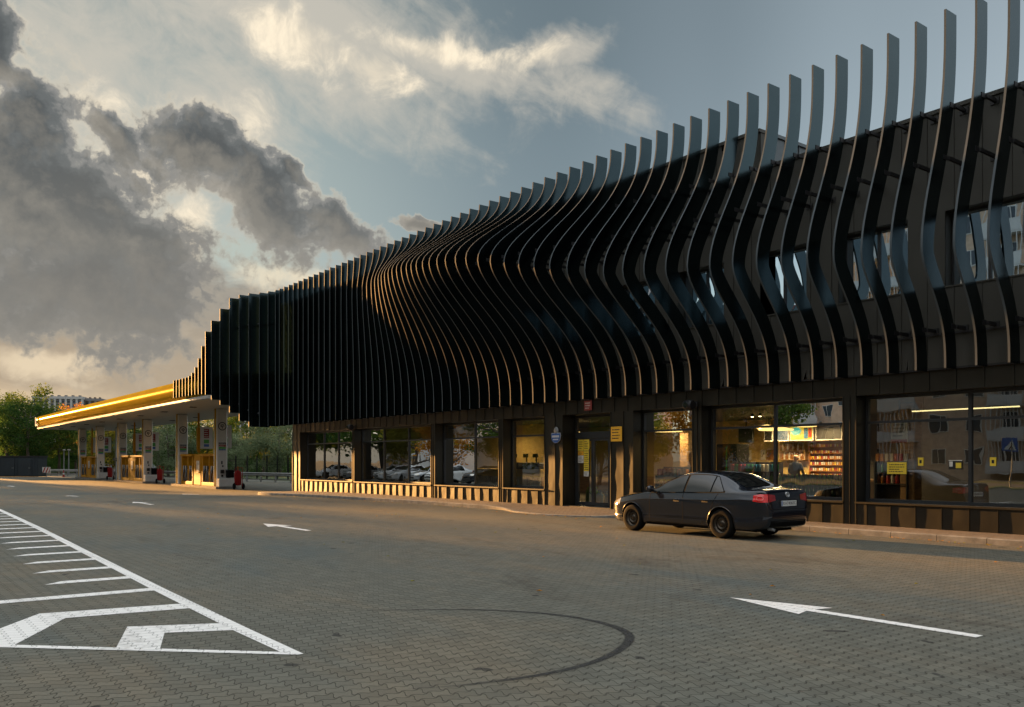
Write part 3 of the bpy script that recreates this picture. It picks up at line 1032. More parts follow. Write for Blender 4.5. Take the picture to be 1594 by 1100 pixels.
        for p, q in zip(e[::2], e[1::2]):
            fr.box(p, q, y0 + .002, y1 - .002, zt - .03, zt + .03)
            for (u, v) in ((z0_ + .07, zt - .03), (zt + .03, z1_ - .07)):
                gl.add([(p, YF, u), (q, YF, u), (q, YF, v), (p, YF, v)], [(0, 1, 2, 3)])
        w = fr.build('shop_window', M['frame'], SHOP)
        gl.build('pane', M['glass'], w)
    for (a, b) in ups:
        fr, gl = MB(), MB()
        y0, y1 = YU + .30, YU + .38
        z0_, z1_ = 5.53, 7.195
        fr.box(a + .003, a + .06, y0, y1, z0_, z1_); fr.box(b - .06, b - .003, y0, y1, z0_, z1_)
        fr.box(a + .06, b - .06, y0, y1, z0_, z0_ + .05); fr.box(a + .06, b - .06, y0, y1, z1_ - .05, z1_)
        k = max(2, round((b - a) / .86))
        xs = [a + .06 + (b - a - .12) * t / k for t in range(k + 1)]
        for x in xs[1:-1]:
            fr.box(x - .03, x + .03, y0 + .001, y1 - .001, z0_ + .05, z1_ - .05)
        for p, q in zip(xs, xs[1:]):
            gl.add([(p, y0 + .04, z0_ + .05), (q, y0 + .04, z0_ + .05), (q, y0 + .04, z1_ - .05), (p, y0 + .04, z1_ - .05)], [(0, 1, 2, 3)])
        w = fr.build('upper_window', M['frame'], SHOP)
        gl.build('pane', M['glass_up'], w)
        mb = MB().box(a + .01, b - .01, YU + .46, YU + .5, z0_, z1_)
        mb.build('window_blind', M['black'], w)
    # ---- entrance door
    a, b, y = -22.646, -20.294, 19.90
    fr = MB()
    fr.box(a, a + .08, y - .05, y + .05, .14, 3.23); fr.box(b - .08, b, y - .05, y + .05, .14, 3.23)
    fr.box(a + .08, b - .08, y - .05, y + .05, 3.15, 3.23)
    fr.box(a + .08, b - .08, y - .06, y + .06, 2.44, 2.66)
    fr.box(-20.93, -20.85, y - .05, y + .05, .14, 2.44)
    fr.box(a, b, D + .01, y - .06, 0.06, .138)
    dr = fr.build('entrance_door', M['frame'], SHOP)
    MB().add([(a + .08, y, 2.66), (b - .08, y, 2.66), (b - .08, y, 3.15), (a + .08, y, 3.15)], [(0, 1, 2, 3)]).add(
        [(-20.85, y, .15), (b - .08, y, .15), (b - .08, y, 2.44), (-20.85, y, 2.44)], [(0, 1, 2, 3)]).build('pane', M['glass'], dr)
    for (p, q, hx) in ((a + .082, -21.752, -21.86), (-21.748, -20.932, -21.64)):
        lf = MB()
        lf.box(p, p + .075, y - .03, y + .03, .15, 2.435); lf.box(q - .075, q, y - .03, y + .03, .15, 2.435)
        lf.box(p + .075, q - .075, y - .03, y + .03, .15, .27); lf.box(p + .075, q - .075, y - .03, y + .03, 2.35, 2.435)
        l = lf.build('door_leaf', M['frame'], SHOP)
        l.parent = dr
        l.data.transform(Matrix.Translation((0, 0, 0)))
        g = MB().add([(p + .075, y, .27), (q - .075, y, .27), (q - .075, y, 2.35), (p + .075, y, 2.35)], [(0, 1, 2, 3)])
        g.build('pane', M['glass'], dr)
        h = MB().tube([(hx, y - .04, .55), (hx, y - .10, .62), (hx, y - .10, 2.05), (hx, y - .04, 2.12)], .016, 8)
        h.build('door_handle', M['black'], dr, smooth=True)


build_shell()

# ---- the fins: one profile per fin, from the traced wave of the photograph
BULGE = [(-60, 0), (-40, 0), (-38.5, .01), (-37, .06), (-35.4, .22), (-34, .47), (-32.8, .80), (-31.5, 1.20), (-30.4, 1.52), (-29.1, 1.84), (-28.4, 2.0), (-27.2, 2.32), (-25.85, 2.58), (-24.6, 2.74), (-23.3, 2.78), (-22, 2.73), (-20.7, 2.60), (-19.4, 2.44), (-18.06, 2.22), (-16.8, 2.0), (-15.6, 1.72), (-14.3, 1.50), (-13, 1.33), (-11.7, 1.18), (-10.4, 1.08), (-9.1, .98), (-7.8, .90), (-5, .85)]
BZ = [(-40, 9.6), (-33, 9.45), (-29.8, 9.2), (-27.2, 8.8), (-23.3, 8.25), (-19.4, 7.3), (-17.4, 6.85), (-13, 6.42), (-11.7, 6.3), (-9, 6.05), (-5, 5.95)]
# outer edge, top and bottom of the fins beyond the end of the wall
TAIL = {60: (18.45, 11.18, 3.63), 61: (18.28, 11.19, 3.62), 62: (18.02, 11.19, 3.59), 63: (17.65, 11.2, 3.62), 64: (17.32, 11.18, 3.97), 65: (16.98, 11.06, 4.45), 66: (16.65, 10.5, 4.93), 67: (16.36, 9.86, 5.25), 68: (16.22, 9.29, 5.57), 69: (16.2, 8.5, 5.65), 70: (16.2, 7.83, 5.68), 71: (16.2, 7.35, 5.69), 72: (16.2, 7.07, 5.70), 73: (16.2, 6.93, 5.71), 74: (16.2, 6.88, 5.72), 75: (16.2, 6.88, 5.73), 76: (16.2, 6.88, 5.73), 77: (16.2, 6.88, 5.74), 78: (16.2, 6.89, 5.75)}


def tab(t, x):
    if x <= t[0][0]: return t[0][1]
    for (a, p), (b, q) in zip(t, t[1:]):
        if x <= b:
            return p + (q - p) * (x - a) / (b - a)
    return t[-1][1]


def sst(t):
    t = max(0.0, min(1.0, t))
    return t * t * (3 - 2 * t)


def build_fins():
    TH = 0.023
    for k in range(-3, 79):
        s = -8.47 - 0.6405 * (k - 1)
        y0, zt, zb = TAIL.get(k, (18.42, 11.27 - 0.002 * max(k, 0), 3.64))
        A = tab(BULGE, s)
        pz = tab(BZ, s)
        et = 1.2 + 0.3 * max(0, min(1, (s + 20) / 8))
        n = 44 if A > .03 else 8
        prof = []
        for i in range(n):
            z = zb + (zt - zb) * i / (n - 1)
            b = sst(((z - zb) / (pz - zb)) ** 1.5) if z < pz else sst(((zt - z) / (zt - pz)) ** et)
            prof.append((y0 - A * b, z))
        inner = []
        W = 0.45 if k < 59 else 0.60
        for i, (y, z) in enumerate(prof):
            p, q = prof[max(i - 1, 0)], prof[min(i + 1, n - 1)]
            d = Vector((q[0] - p[0], q[1] - p[1])).normalized()
            nn = Vector((d.y, -d.x))
            if i in (0, n - 1): nn = Vector((1, 0))
            inner.append((y + nn.x * W, z + nn.y * W))
        # keep inner curve monotone in z
        mb = MB()
        pts = []
        for (y, z), (yi, zi) in zip(prof, inner):
            pts += [(s - TH, y, z), (s + TH, y, z), (s + TH, yi, zi), (s - TH, yi, zi), (s - TH, y, z)]
        mb.grid(pts, 5, n)
        for i in range(0, len(mb.mi), 4):
            mb.mi[i] = 1
        mb.add([pts[0], pts[1], pts[2], pts[3]], [(0, 1, 2, 3)])
        e = (n - 1) * 5
        mb.add([pts[e], pts[e + 1], pts[e + 2], pts[e + 3]], [(0, 1, 2, 3)])
        f = mb.build('facade_fin', [M['fin'], M['fin_edge']], SHOP, smooth=True, sharp=35)
        if k <= 26:
            for z in (4.55, 8.10, 9.28):
                yi = min(((abs(q[1] - z), q[0]) for q in inner))[1]
                br = MB()
                br.box(s + TH, s + TH + .012, yi - .14, yi + .02, z - .05, z + .05)
                br.box(s + TH - .01, s + TH + .05, yi + .02, D - .10, z - .035, z + .035)
                br.box(s - .06, s + .12, D - .125, D - .101, z - .07, z + .07)
                br.build('bracket', M['black'], f)
    mb = MB()
    for z in (4.47,):
        mb.box(-24, XR, D - .17, D - .135, z - .02, z + .02)
    mb.build('bracket_rail', M['black'], SHOP)
    # steel posts and rails that carry the free-standing fins between wall and canopy
    mb = MB()
    mb.tube([(-46.2, 19.0, 4.2), (-47.5, 18.55, 4.2), (-48.8, 17.85, 4.6), (-50.2, 17.2, 5.4), (-51.6, 16.75, 5.95), (-58, 16.75, 5.95)], .05, 6)
    mb.tube([(-46.2, 19.0, 9.5), (-47.5, 18.55, 9.5), (-48.8, 17.85, 9.5), (-49.8, 17.35, 9.4)], .05, 6)
    mb.build('fin_rail', M['black'], SHOP, smooth=True)


build_fins()

# ------------------------------------------------------------------ canopy over the pumps
def build_canopy():
    x0, x1 = -114.6, -46.3
    yf, yb = 16.62, 25.0
    zs, zt = 5.42, 6.80
    c = thing('fuel_canopy', 'long golden edged canopy roof over the fuel pumps', 'canopy', (-80, 20.8, -0.3))
    # rounded golden edge: profile (outward offset, z)
    prof = [(0.00, zs + .20), (0.10, zs + .26), (0.24, zs + .42), (0.31, zs + .62), (0.34, zs + .82), (0.32, zs + 1.02), (0.25, zs + 1.20), (0.13, zs + 1.34), (-0.05, zs + 1.44), (-0.40, zs + 1.50)]
    rad = 1.4
    FR = [(-46.35, 19.6), (-46.9, 19.25), (-47.6, 18.95), (-48.3, 18.55), (-49.0, 18.2), (-49.7, 17.85), (-50.4, 17.5), (-51.1, 17.15), (-51.8, 16.85), (-52.6, 16.66)]
    path = []
    for i, (x, y) in enumerate(FR):
        n_ = Vector((-.5, -.9)).normalized() if i < 8 else Vector((-.2, -1)).normalized()
        path.append((x, y, n_.x, n_.y))
    n = 24
    for i in range(n + 1):
        x = -53.4 + (x0 + rad + 53.4) * i / n
        path.append((x, yf, 0.0, -1.0))
    for i in range(1, 9):
        a = math.pi / 2 * i / 8
        path.append((x0 + rad - rad * math.sin(a), yf + rad - rad * math.cos(a), -math.sin(a), -math.cos(a)))
    path.append((x0, yb - rad, -1, 0))
    for i in range(1, 9):
        a = math.pi / 2 * i / 8
        path.append((x0 + rad - rad * math.cos(a), yb - rad + rad * math.sin(a), -math.cos(a), math.sin(a)))
    path.append((x1, yb, 0, 1))
    pts = []
    for (x, y, nx, ny) in path:
        for o, z in prof:
            pts.append((x + nx * o, y + ny * o, z))
    mb = MB().grid(pts, len(prof), len(path))
    mb.build('fascia', M['gold'], c, smooth=True, sharp=60)
    st = [(-0.02, zs - .01), (0.13, zs - .01), (0.16, zs + .04), (0.16, zs + .15), (0.12, zs + .19), (-0.02, zs + .195)]
    pts = []
    for (x, y, nx, ny) in path:
        for o, z in st:
            pts.append((x + nx * o, y + ny * o, z))
    MB().grid(pts, len(st), len(path)).build('light_strip', M['gloss_white'], c, smooth=True, sharp=30)
    mb = MB()
    k = 46
    for i in range(k):
        a = x0 + .9 + (x1 - x0 - .9) * i / k
        b = x0 + .9 + (x1 - x0 - .9) * (i + 1) / k
        xm = max(a, b)
        ya = yf + .03 if xm < -52.6 else tab(sorted((p, q) for p, q in FR), xm) + .05
        if i == 0: ya = yf + .25
        mb.box(a + .012, b - .004, ya, yb - .03 - (.25 if i == 0 else 0), zs, zs + .04)
    mb.build('soffit', M['soffit'], c)
    mb = MB().box(x0 + .8, -52.5, yf + .8, yb - .8, zs + .06, zs + 1.30)
    mb.box(-52.49, x1, 19.4, yb - .8, zs + .06, zs + 1.30).build('roof_deck', M['black'], c)
    for i, x in enumerate([-110, -103, -96, -89, -82, -75, -68, -61, -54]):
        for y in (18.4, 22.9):
            MB().cbox(x - .22, x + .22, y - .22, y + .22, zs - .05, zs - .003, .02).build('downlight', M['black'], c)
    # letter-like white emblem standing on the golden edge near its rounded end
    e = MB()
    e.prism([(0, 0), (1.5, 0), (1.5, .22), (.34, .22), (.34, 1.02), (0, 1.02)], 'y', yf - .46, yf - .36)
    e.v = [(p[0] - 112.6, p[1], p[2] + zs + .28) for p in e.v]
    e.build('emblem', M['gloss_white'], c)
    return c


build_canopy()


def lattice_strokes(mb, x, y0, y1, z0, z1, rows, mi, seed, face='x'):
    """rows of short dark strokes: writing too small to read"""
    rnd = random.Random(seed)
    h = (z1 - z0) / rows
    for r in range(rows):
        p = y0
        end = y1 - (y1 - y0) * rnd.uniform(0, .35)
        while p < end:
            l = rnd.uniform(.06, .16) * (y1 - y0)
            q = min(p + l, end)
            za, zb = z1 - h * (r + .75), z1 - h * (r + .35)
            if face == 'x': mb.add([(x, p, za), (x, q, za), (x, q, zb), (x, p, zb)], [(0, 1, 2, 3)], mi)
            else: mb.add([(p, x, za), (q, x, za), (q, x, zb), (p, x, zb)], [(0, 1, 2, 3)], mi)
            p = q + rnd.uniform(.025, .05) * (y1 - y0)


# pump island kit: everything is built round the near right corner of an island, then copied
ISL_L = 11.4
ORG = {}


def column(x, y):
    """square white column; x,y = its near right corner relative to the island origin"""
    t = thing('canopy_column', 'white canopy column', 'column', (x - .35, y + .33, 0))
    mb = MB()
    z1 = 5.71
    mb.cbox(-.38, -.17, -.38, .38, 0.15, z1, .07)
    mb.cbox(.14, .38, -.38, .38, 0.15, z1, .07)
    mb.box(-.17, .14, -.33, .33, 0.15, z1)
    mb.build('shaft', M['gloss_white'], t, world=False)
    MB().box(-.15, .12, -.385, -.335, 0.2, z1).build('gold_strip', M['gold'], t, world=False)
    s = MB()
    xx = .385
    s.box(.378, xx, -.27, .27, 2.72, 3.42, 0)
    s.box(xx, xx + .006, -.25, .25, 3.16, 3.30, 1)
    s.box(xx, xx + .006, -.25, .25, 3.00, 3.14, 2)
    s.box(xx, xx + .006, -.25, .25, 2.84, 2.98, 3)
    s.box(xx, xx + .006, -.25, .25, 2.74, 2.82, 4)
    lattice_strokes(s, xx + .009, -.22, .22, 3.16, 3.30, 2, 0, 3)
    lattice_strokes(s, xx + .009, -.22, .22, 3.00, 3.14, 2, 0, 4)
    s.build('price_panel', [M['white'], M['black'], M['red'], M['green'], M['blue']], t, world=False)
    s = MB()
    ring = [(.30 * math.cos(a), .30 * math.sin(a)) for a in [2 * math.pi * i / 28 for i in range(28)]]
    inn = [(.235 * math.cos(a), .235 * math.sin(a)) for a in [2 * math.pi * i / 28 for i in range(28)]]
    vs = [(xx + .004, p[0], 4.45 + p[1]) for p in ring] + [(xx + .004, p[0], 4.45 + p[1]) for p in inn]
    s.add(vs, [(i, (i + 1) % 28, 28 + (i + 1) % 28, 28 + i) for i in range(28)])
    s.box(xx, xx + .006, -.12, -.05, 4.40, 4.58); s.box(xx, xx + .006, .02, .14, 4.44, 4.50); s.box(xx, xx + .006, -.03, .03, 4.28, 4.46)
    s.box(xx, xx + .006, -.02, .10, 4.53, 4.59)
    s.build('round_sign', M['black'], t, world=False)
    s = MB()
    s.box(xx - .004, xx + .05, -.13, .11, 1.10, 1.36); s.box(xx - .004, xx + .02, -.08, .02, 1.75, 1.98); s.box(xx - .004, xx + .02, -.02, .08, 1.55, 1.68)
    s.box(xx - .004, xx + .02, -.08, .06, .86, 1.0)
    s.build('intercom', M['black'], t, world=False)
    return t


def dispenser():
    """three metre wide multi-hose fuel dispenser; origin at its base centre, front towards -y"""
    t = thing('fuel_dispenser', 'yellow fuel dispenser', 'fuel pump', (0, 0, 0))
    w = 1.48
    MB().cbox(-w, w, -.42, .42, 0.15, .42, .03).build('plinth', M['yellow'], t, world=False)
    MB().cbox(-w, -w + .24, -.40, .40, .42, 2.34, .03).build('side_post', M['yellow'], t, world=False)
    MB().cbox(w - .24, w, -.40, .40, .42, 2.34, .03).build('side_post', M['yellow'], t, world=False)
    MB().cbox(.02, .2, -.36, .40, .42, 2.34, .03).build('centre_post', M['yellow'], t, world=False)
    MB().cbox(-w - .04, w + .04, -.48, .48, 2.34, 2.52, .04).build('hood', M['yellow'], t, world=False)
    mb = MB()
    mb.box(-w + .24, w - .24, .05, .36, .42, 1.50); mb.box(-w + .24, w - .24, -.22, .30, 1.34, 1.50, 1)
    mb.box(-w + .4, -.1, .02, .06, 1.62, 2.2, 1); mb.box(.35, w - .34, .02, .06, 1.62, 2.2, 1)
    mb.build('meter_body', [M['black'], M['white']], t, world=False)
    for i in range(9):
        x = -w + .34 + i * .275
        if -.1 < x < .3: continue
        h = MB()
        h.tube([(x, -.24, 1.46), (x + .02, -.34, 1.2), (x + .05, -.40, .80), (x + .09, -.38, .50), (x + .13, -.32, .44), (x + .15, -.26, .6), (x + .12, -.20, 1.0), (x + .1, -.16, 1.30)], .026, 6)
        h.build('hose', M['rubber'] if i % 3 == 1 else M['steel'], t, smooth=True, world=False)
        z = MB()
        z.cbox(x - .05, x + .05, -.36, -.22, 1.36, 1.62, .02)
        z.tube([(x, -.30, 1.40), (x, -.36, 1.28), (x, -.30, 1.12)], .022, 6)
        z.build('nozzle', M['black'] if i % 2 else M['white'], t, world=False)
    return t


def build_island(proto, x, y, names):
    """names: word that tells this island from the others"""
    zb = -0.30
    which, col_l, col_r = names
    k = MB()
    L, dep = ISL_L, 1.55
    poly = [(-L + .3, 0), (-.12, 0), (0, .12), (0, dep - .12), (-.12, dep), (-L + .3, dep), (-L + .05, dep * .75), (-L, dep / 2), (-L + .05, dep * .25)]
    k.prism(poly, 'z', -0.1, 0.15)
    o = k.build('pump_island', M['kerb'])
    o.location = (x, y, zb)
    tag(o, f'raised concrete kerb island of the {which} pumps', 'pump island', 'pump islands under the canopy')
    def put(kind, maker, dx, dy, label, group):
        if kind not in proto:
            q = maker()
            proto[kind] = q
        else:
            q = copy_tree(proto[kind])
        q.location = (x + dx, y + dy, zb)
        q['label'] = label
        if group: q['group'] = group
        return q
    put('col', lambda: column(0, 0), -.9, .58, f'{col_r} white canopy column with round sign of the {which} pump island', 'canopy columns')
    put('col', lambda: column(0, 0), -10.2, .58, f'{col_l} white canopy column at the far end of the {which} pump island', 'canopy columns')
    put('disp', dispenser, -2.95, .75, f'yellow fuel dispenser beside the near column of the {which} island', 'yellow fuel dispensers')
    put('disp', dispenser, -8.05, .75, f'yellow fuel dispenser beside the far column of the {which} island', 'yellow fuel dispensers')
    def cab():
        t = thing('payment_cabinet', 'orange cabinet', 'cabinet')
        MB().cbox(-.85, .85, -.40, .40, .15, 2.50, .05).build('body', M['yellow'], t, world=False)
        mb = MB(); mb.box(-.1, .55, -.425, -.396, 1.25, 2.0, 0); mb.box(-.02, .5, -.44, -.42, 1.10, 1.22, 1)
        lattice_strokes(mb, -.4275, -.05, .5, 1.3, 1.95, 7, 1, 5, 'y')
        mb.build('notice_panel', [M['white'], M['black']], t, world=False)
        return t
    put('cab', cab, -5.5, .75, f'orange cabinet between the two dispensers of the {which} island', 'orange cabinets')
    def block():
        t = thing('bollard_block', 'block', 'barrier block')
        MB().cbox(-.45, .35, -.55, .55, .15, .75, .06).build('body', M['gloss_white'], t, world=False)
        MB().cbox(-.3, .2, -.35, .35, .75, .80, .02).build('cap', M['concrete'], t, world=False)
        return t
    put('block', block, -.40, .75, f'low white block at the near end of the {which} island', 'white end blocks')
    def bin_():
        t = thing('rubbish_bin', 'bin', 'bin')
        MB().cbox(-.20, .20, -.24, .24, 0.80, 1.30, .04).build('body', M['rubber'], t, world=False)
        MB().cbox(-.22, .22, -.26, .26, 1.30, 1.37, .03).build('lid', M['black'], t, world=False)
        return t
    put('bin', bin_, -.30, 1.05, f'black bin on the white block of the {which} island', 'black bins')
    def post():
        t = thing('guide_post', 'post', 'post')
        MB().tube([(0, 0, .15), (0, 0, .85), (-.05, 0, .95)], .06, 10).build('shaft', M['gloss_white'], t, smooth=True, world=False)
        MB().cbox(-.11, .11, -.11, .11, .15, .18, .02).build('foot_plate', M['steel'], t, world=False)
        return t
    put('post', post, -L + .45, .7, f'short white post at the far end of the {which} island', 'white guide posts')
    def trolley():
        t = thing('extinguisher_trolley', 'trolley', 'fire extinguisher')
        mb = MB()
        mb.lathe([(0, .26), (.2, .28), (.24, .38), (.24, 1.12), (.2, 1.24), (.07, 1.32), (.05, 1.4), (0, 1.4)], n=20)
        mb.build('cylinder', M['red'], t, smooth=True, world=False)
        for s in (-1, 1):
            w = MB().lathe([(0, -.045), (.12, -.045), (.2, -.05), (.22, 0), (.2, .05), (.12, .045), (0, .045)], 'y', (.16, s * .32, .22), 16)
            w.build('wheel', M['rubber'], t, smooth=True, world=False)
        MB().tube([(.16, -.26, .22), (.2, -.26, 1.35), (.30, -.26, 1.5), (.30, .26, 1.5), (.2, .26, 1.35), (.16, .26, .22)], .022, 8).build('handle', M['red'], t, smooth=True, world=False)
        MB().tube([(0, 0, 1.4), (-.2, .05, 1.5), (-.28, .1, 1.1), (-.26, .05, .6), (-.24, 0, .45)], .025, 6).build('hose', M['rubber'], t, smooth=True, world=False)
        MB().box(-.03, .03, -.03, .03, 1.4, 1.62).build('valve', M['goods_amber'], t, world=False)
        return t
    put('trolley', trolley, 1.05, 1.15, f'red wheeled extinguisher trolley at the end of the {which} island', 'red extinguisher trolleys')
    def sign():
        t = thing('hanging_price_sign', 'sign', 'hanging sign')
        mb = MB()
        mb.prism([(-.5, 1.05), (-.46, .95), (.5, .95), (.5, 2.65), (-.5, 2.65)], 'x', -.14, .14)
        mb.build('box', M['white'], t, world=False)
        mb = MB()
        pf = [(-.5, .62), (-.62, .7), (-.66, .95), (-.66, 2.60), (-.5, 2.62)]
        mb.prism(pf, 'x', -.2, .2)
        mb.build('yellow_edge', M['yellow'], t, world=False)
        mb = MB()
        for s in (-1, 1):
            a, b = (.141, .147) if s > 0 else (-.147, -.141)
            mb.box(a, b, -.2, .2, 1.78, 2.5, 0); mb.box(a, b, -.2, .2, 1.36, 1.66, 1); mb.box(a, b, -.2, .2, 1.10, 1.3, 2)
            lattice_strokes(mb, .150 * s, -.17, .17, 1.8, 2.48, 4, 3, 9)
        mb.build('price_board', [M['red'], M['green'], M['blue'], M['white']], t, world=False)
        MB().box(-.07, .07, -.62, -.5, 2.62, 3.72).build('drop_rod', M['yellow'], t, world=False)
        return t
    for dx, wd in ((-7.7, 'far'), (-3.4, 'near')):
        q = put('sign', sign, dx, 1.7, f'hanging price sign over the {wd} dispenser of the {which} island', 'hanging price signs')
        q.location.z = zb + 2.0
    return


PROTO = {}
build_island(PROTO, -60.9, 20.0, ('nearest', 'left', 'right'))
build_island(PROTO, -80.6, 20.0, ('middle', 'left', 'right'))
build_island(PROTO, -99.6, 20.0, ('farthest', 'left', 'right'))


# ------------------------------------------------------------------ things fixed to the shop front
def at(px, D_):
    a = (px - 797) / 1345.0
    t = D_ / (FW.y + RT.y * a)
    return t * (FW.x + RT.x * a)


def build_notices():
    def sheet_thing(name, label, cat, x0, x1, y, z0, z1, m, bands=(), rows=0, seed=1, m2='black', parts='printing'):
        t = thing(name, label, cat, ((x0 + x1) / 2, y, z0))
        MB().box(x0, x1, y - .006, y, z0, z1).build('sheet', m, t)
        if bands or rows:
            mb = MB()
            for (a, b, c, d) in bands:
                mb.box(x0 + (x1 - x0) * a, x0 + (x1 - x0) * b, y - .010, y - .0062, z0 + (z1 - z0) * c, z0 + (z1 - z0) * d)
            if rows:
                lattice_strokes(mb, y - .0085, x0 + (x1 - x0) * .12, x0 + (x1 - x0) * .9, z0 + (z1 - z0) * .12, z0 + (z1 - z0) * .9, rows, 0, seed, 'y')
            mb.build(parts, M[m2], t)
        return t
    # yellow notice right of the door, red sign over the door, blue house plaque left of it
    sheet_thing('notice_board', 'orange yellow notice on the pilaster right of the door', 'notice', -20.22, -19.72, D - .045, 2.29, 2.76, M['orange_paper'], rows=4, seed=11)
    sheet_thing('door_sign', 'small red sign above the entrance door', 'sign', -21.50, -21.13, D - .045, 3.34, 3.66, mat('faded_red_sign', (0.30, .05, .04), .5), rows=3, seed=12, m2='goods_white')
    t = thing('house_plaque', 'blue arched house plaque on the pilaster left of the door', 'plaque', (-22.96, D - .05, 2.4))
    poly = [(-.24, .10), (-.20, -.04), (-.08, -.12), (.08, -.12), (.20, -.04), (.24, .10), (.22, .20), (-.22, .20)]
    mb = MB().prism([(x * 1.08, z * 1.08) for x, z in poly], 'y', -.0, .012, 1); mb.prism(poly, 'y', -.012, -.001, 0)
    mb.box(-.19, .19, -.018, -.013, .06, .13, 1); mb.box(-.14, .14, -.018, -.013, -.03, .01, 1)
    mb.v = [(p[0] - 22.96, p[1] + D - .055, p[2] + 2.42) for p in mb.v]
    mb.build('plate', [M['blue'], M['white']], t)
    mb = MB().lathe([(0, -.02), (.10, -.02), (.125, 0), (.1, .02), (0, .02)], 'y', (-22.96, D - .045, 2.72), 18)
    mb.build('lamp_cap', M['steel'], t, smooth=True)
    # sheets on the door glass
    y = 19.865
    i = 0
    for (a, b, z0, z1, m, lab) in [(-22.50, -22.22, 2.02, 2.40, 'paper', 'upper left yellow sheet stuck on the door glass'), (-22.20, -21.92, 2.02, 2.40, 'paper', 'upper right yellow sheet stuck on the door glass'),
                                   (-22.50, -22.22, 1.86, 2.00, 'orange_paper', 'short orange sheet above the white one on the door glass'), (-22.50, -22.22, 1.60, 1.85, 'goods_white', 'white sheet with two figures on the door glass'),
                                   (-22.20, -21.92, 1.58, 2.00, 'paper', 'yellow sheet with a warning triangle on the door glass'), (-22.20, -21.92, 1.32, 1.56, 'paper', 'lower yellow sheet on the door glass'), (-22.20, -21.92, 1.14, 1.31, 'goods_white', 'lowest white sheet on the door glass')]:
        i += 1
        sheet_thing('door_notice', lab, 'notice', a, b, y, z0, z1, M[m], rows=3 + i % 3, seed=20 + i)['group'] = 'sheets on the door glass'
    yg = D + .435
    sheet_thing('window_notice', 'wide yellow notice stuck on the rightmost shop window', 'notice', at(1381, yg), at(1411, yg), yg, 1.35, 1.63, M['paper'], rows=4, seed=31)
    for px, lab in ((1429, 'small yellow sticker near the wide notice on the rightmost window'), (1541, 'small yellow sticker right of the mullion on the rightmost window')):
        x = at(px, yg)
        sheet_thing('window_sticker', lab, 'sticker', x, x + .13, yg, 1.55, 1.74, M['paper'], bands=[(.3, .7, .3, .7)])['group'] = 'stickers on the rightmost window'
    x = at(1477, yg)
    t = sheet_thing('window_poster', 'dark product poster beside the mullion of the rightmost window', 'poster', x, x + .30, yg, 1.47, 1.68, M['black'], bands=[(0, 1, .92, 1), (.05, .3, .3, .85)], m2='goods_white')
    MB().box(x + .16, x + .28, yg - .011, yg - .0065, 1.50, 1.62).build('flower_print', M['paper'], t)
    # cameras under the band
    for (px, z, lab) in ((1083, 3.30, 'black round security camera left of the widest lit window'), (553, 3.34, 'black security camera by the leftmost shop window')):
        x = at(px, D)
        t = thing('security_camera', lab, 'camera', (x, D, z), group='security cameras on the shop front')
        MB().cbox(x - .09, x + .09, D - .06, D - .0, z - .09, z + .09, .02).build('mount', M['black'], t)
        MB().tube([(x, D - .05, z), (x - .02, D - .20, z - .03)], .05, 8).build('arm', M['black'], t, smooth=True)
        MB().lathe([(0, -.16), (.13, -.15), (.15, -.1), (.15, .1), (.12, .15), (0, .16)], 'x', (x - .02, D - .27, z - .03), 18).build('housing', M['black'], t, smooth=True)
        MB().lathe([(0, 0), (.07, .01), (.08, .0)], 'y', (x - .02, D - .43, z - .03), 14).build('lens', M['fin'], t, smooth=True)


build_notices()
# ------------------------------------------------------------------ cars
def pchip(t, x):
    xs = [p[0] for p in t]; ys = [p[1] for p in t]
    if xs[0] > xs[-1]:
        xs, ys = xs[::-1], ys[::-1]
    n = len(xs)
    if x <= xs[0]: return ys[0]
    if x >= xs[-1]: return ys[-1]
    h = [xs[i + 1] - xs[i] for i in range(n - 1)]
    dl = [(ys[i + 1] - ys[i]) / h[i] for i in range(n - 1)]
    def der(i):
        if i == 0: return dl[0]
        if i == n - 1: return dl[-1]
        if dl[i - 1] * dl[i] <= 0: return 0.0
        w1, w2 = 2 * h[i] + h[i - 1], h[i] + 2 * h[i - 1]
        return (w1 + w2) / (w1 / dl[i - 1] + w2 / dl[i])
    i = max(k for k in range(n - 1) if xs[k] <= x)
    s = (x - xs[i]) / h[i]
    return (1 + 2 * s) * (1 - s) ** 2 * ys[i] + s * (1 - s) ** 2 * h[i] * der(i) + s * s * (3 - 2 * s) * ys[i + 1] + s * s * (s - 1) * h[i] * der(i + 1)


T_TOP = [(2.32, .56), (2.295, .64), (2.24, .715), (2.05, .80), (1.7, .885), (1.3, .95), (.98, 1.005), (.6, 1.195), (.35, 1.305), (.10, 1.395), (-.15, 1.437), (-.4, 1.452), (-.75, 1.443), (-1.0, 1.408), (-1.25, 1.325), (-1.5, 1.215), (-1.72, 1.112), (-1.85, 1.082), (-2.08, 1.07), (-2.2, 1.06), (-2.245, 1.03), (-2.27, .93), (-2.295, .80), (-2.32, .62)]
T_BOT = [(2.32, .38), (2.29, .29), (2.2, .22), (2.0, .19), (0, .19), (-1.9, .20), (-2.1, .24), (-2.25, .29), (-2.32, .40)]
T_W = [(2.32, .50), (2.295, .60), (2.24, .69), (2.12, .77), (1.9, .835), (1.6, .87), (1.2, .885), (0, .89), (-1.0, .89), (-1.6, .88), (-1.9, .85), (-2.05, .825), (-2.18, .775), (-2.27, .70), (-2.32, .58)]
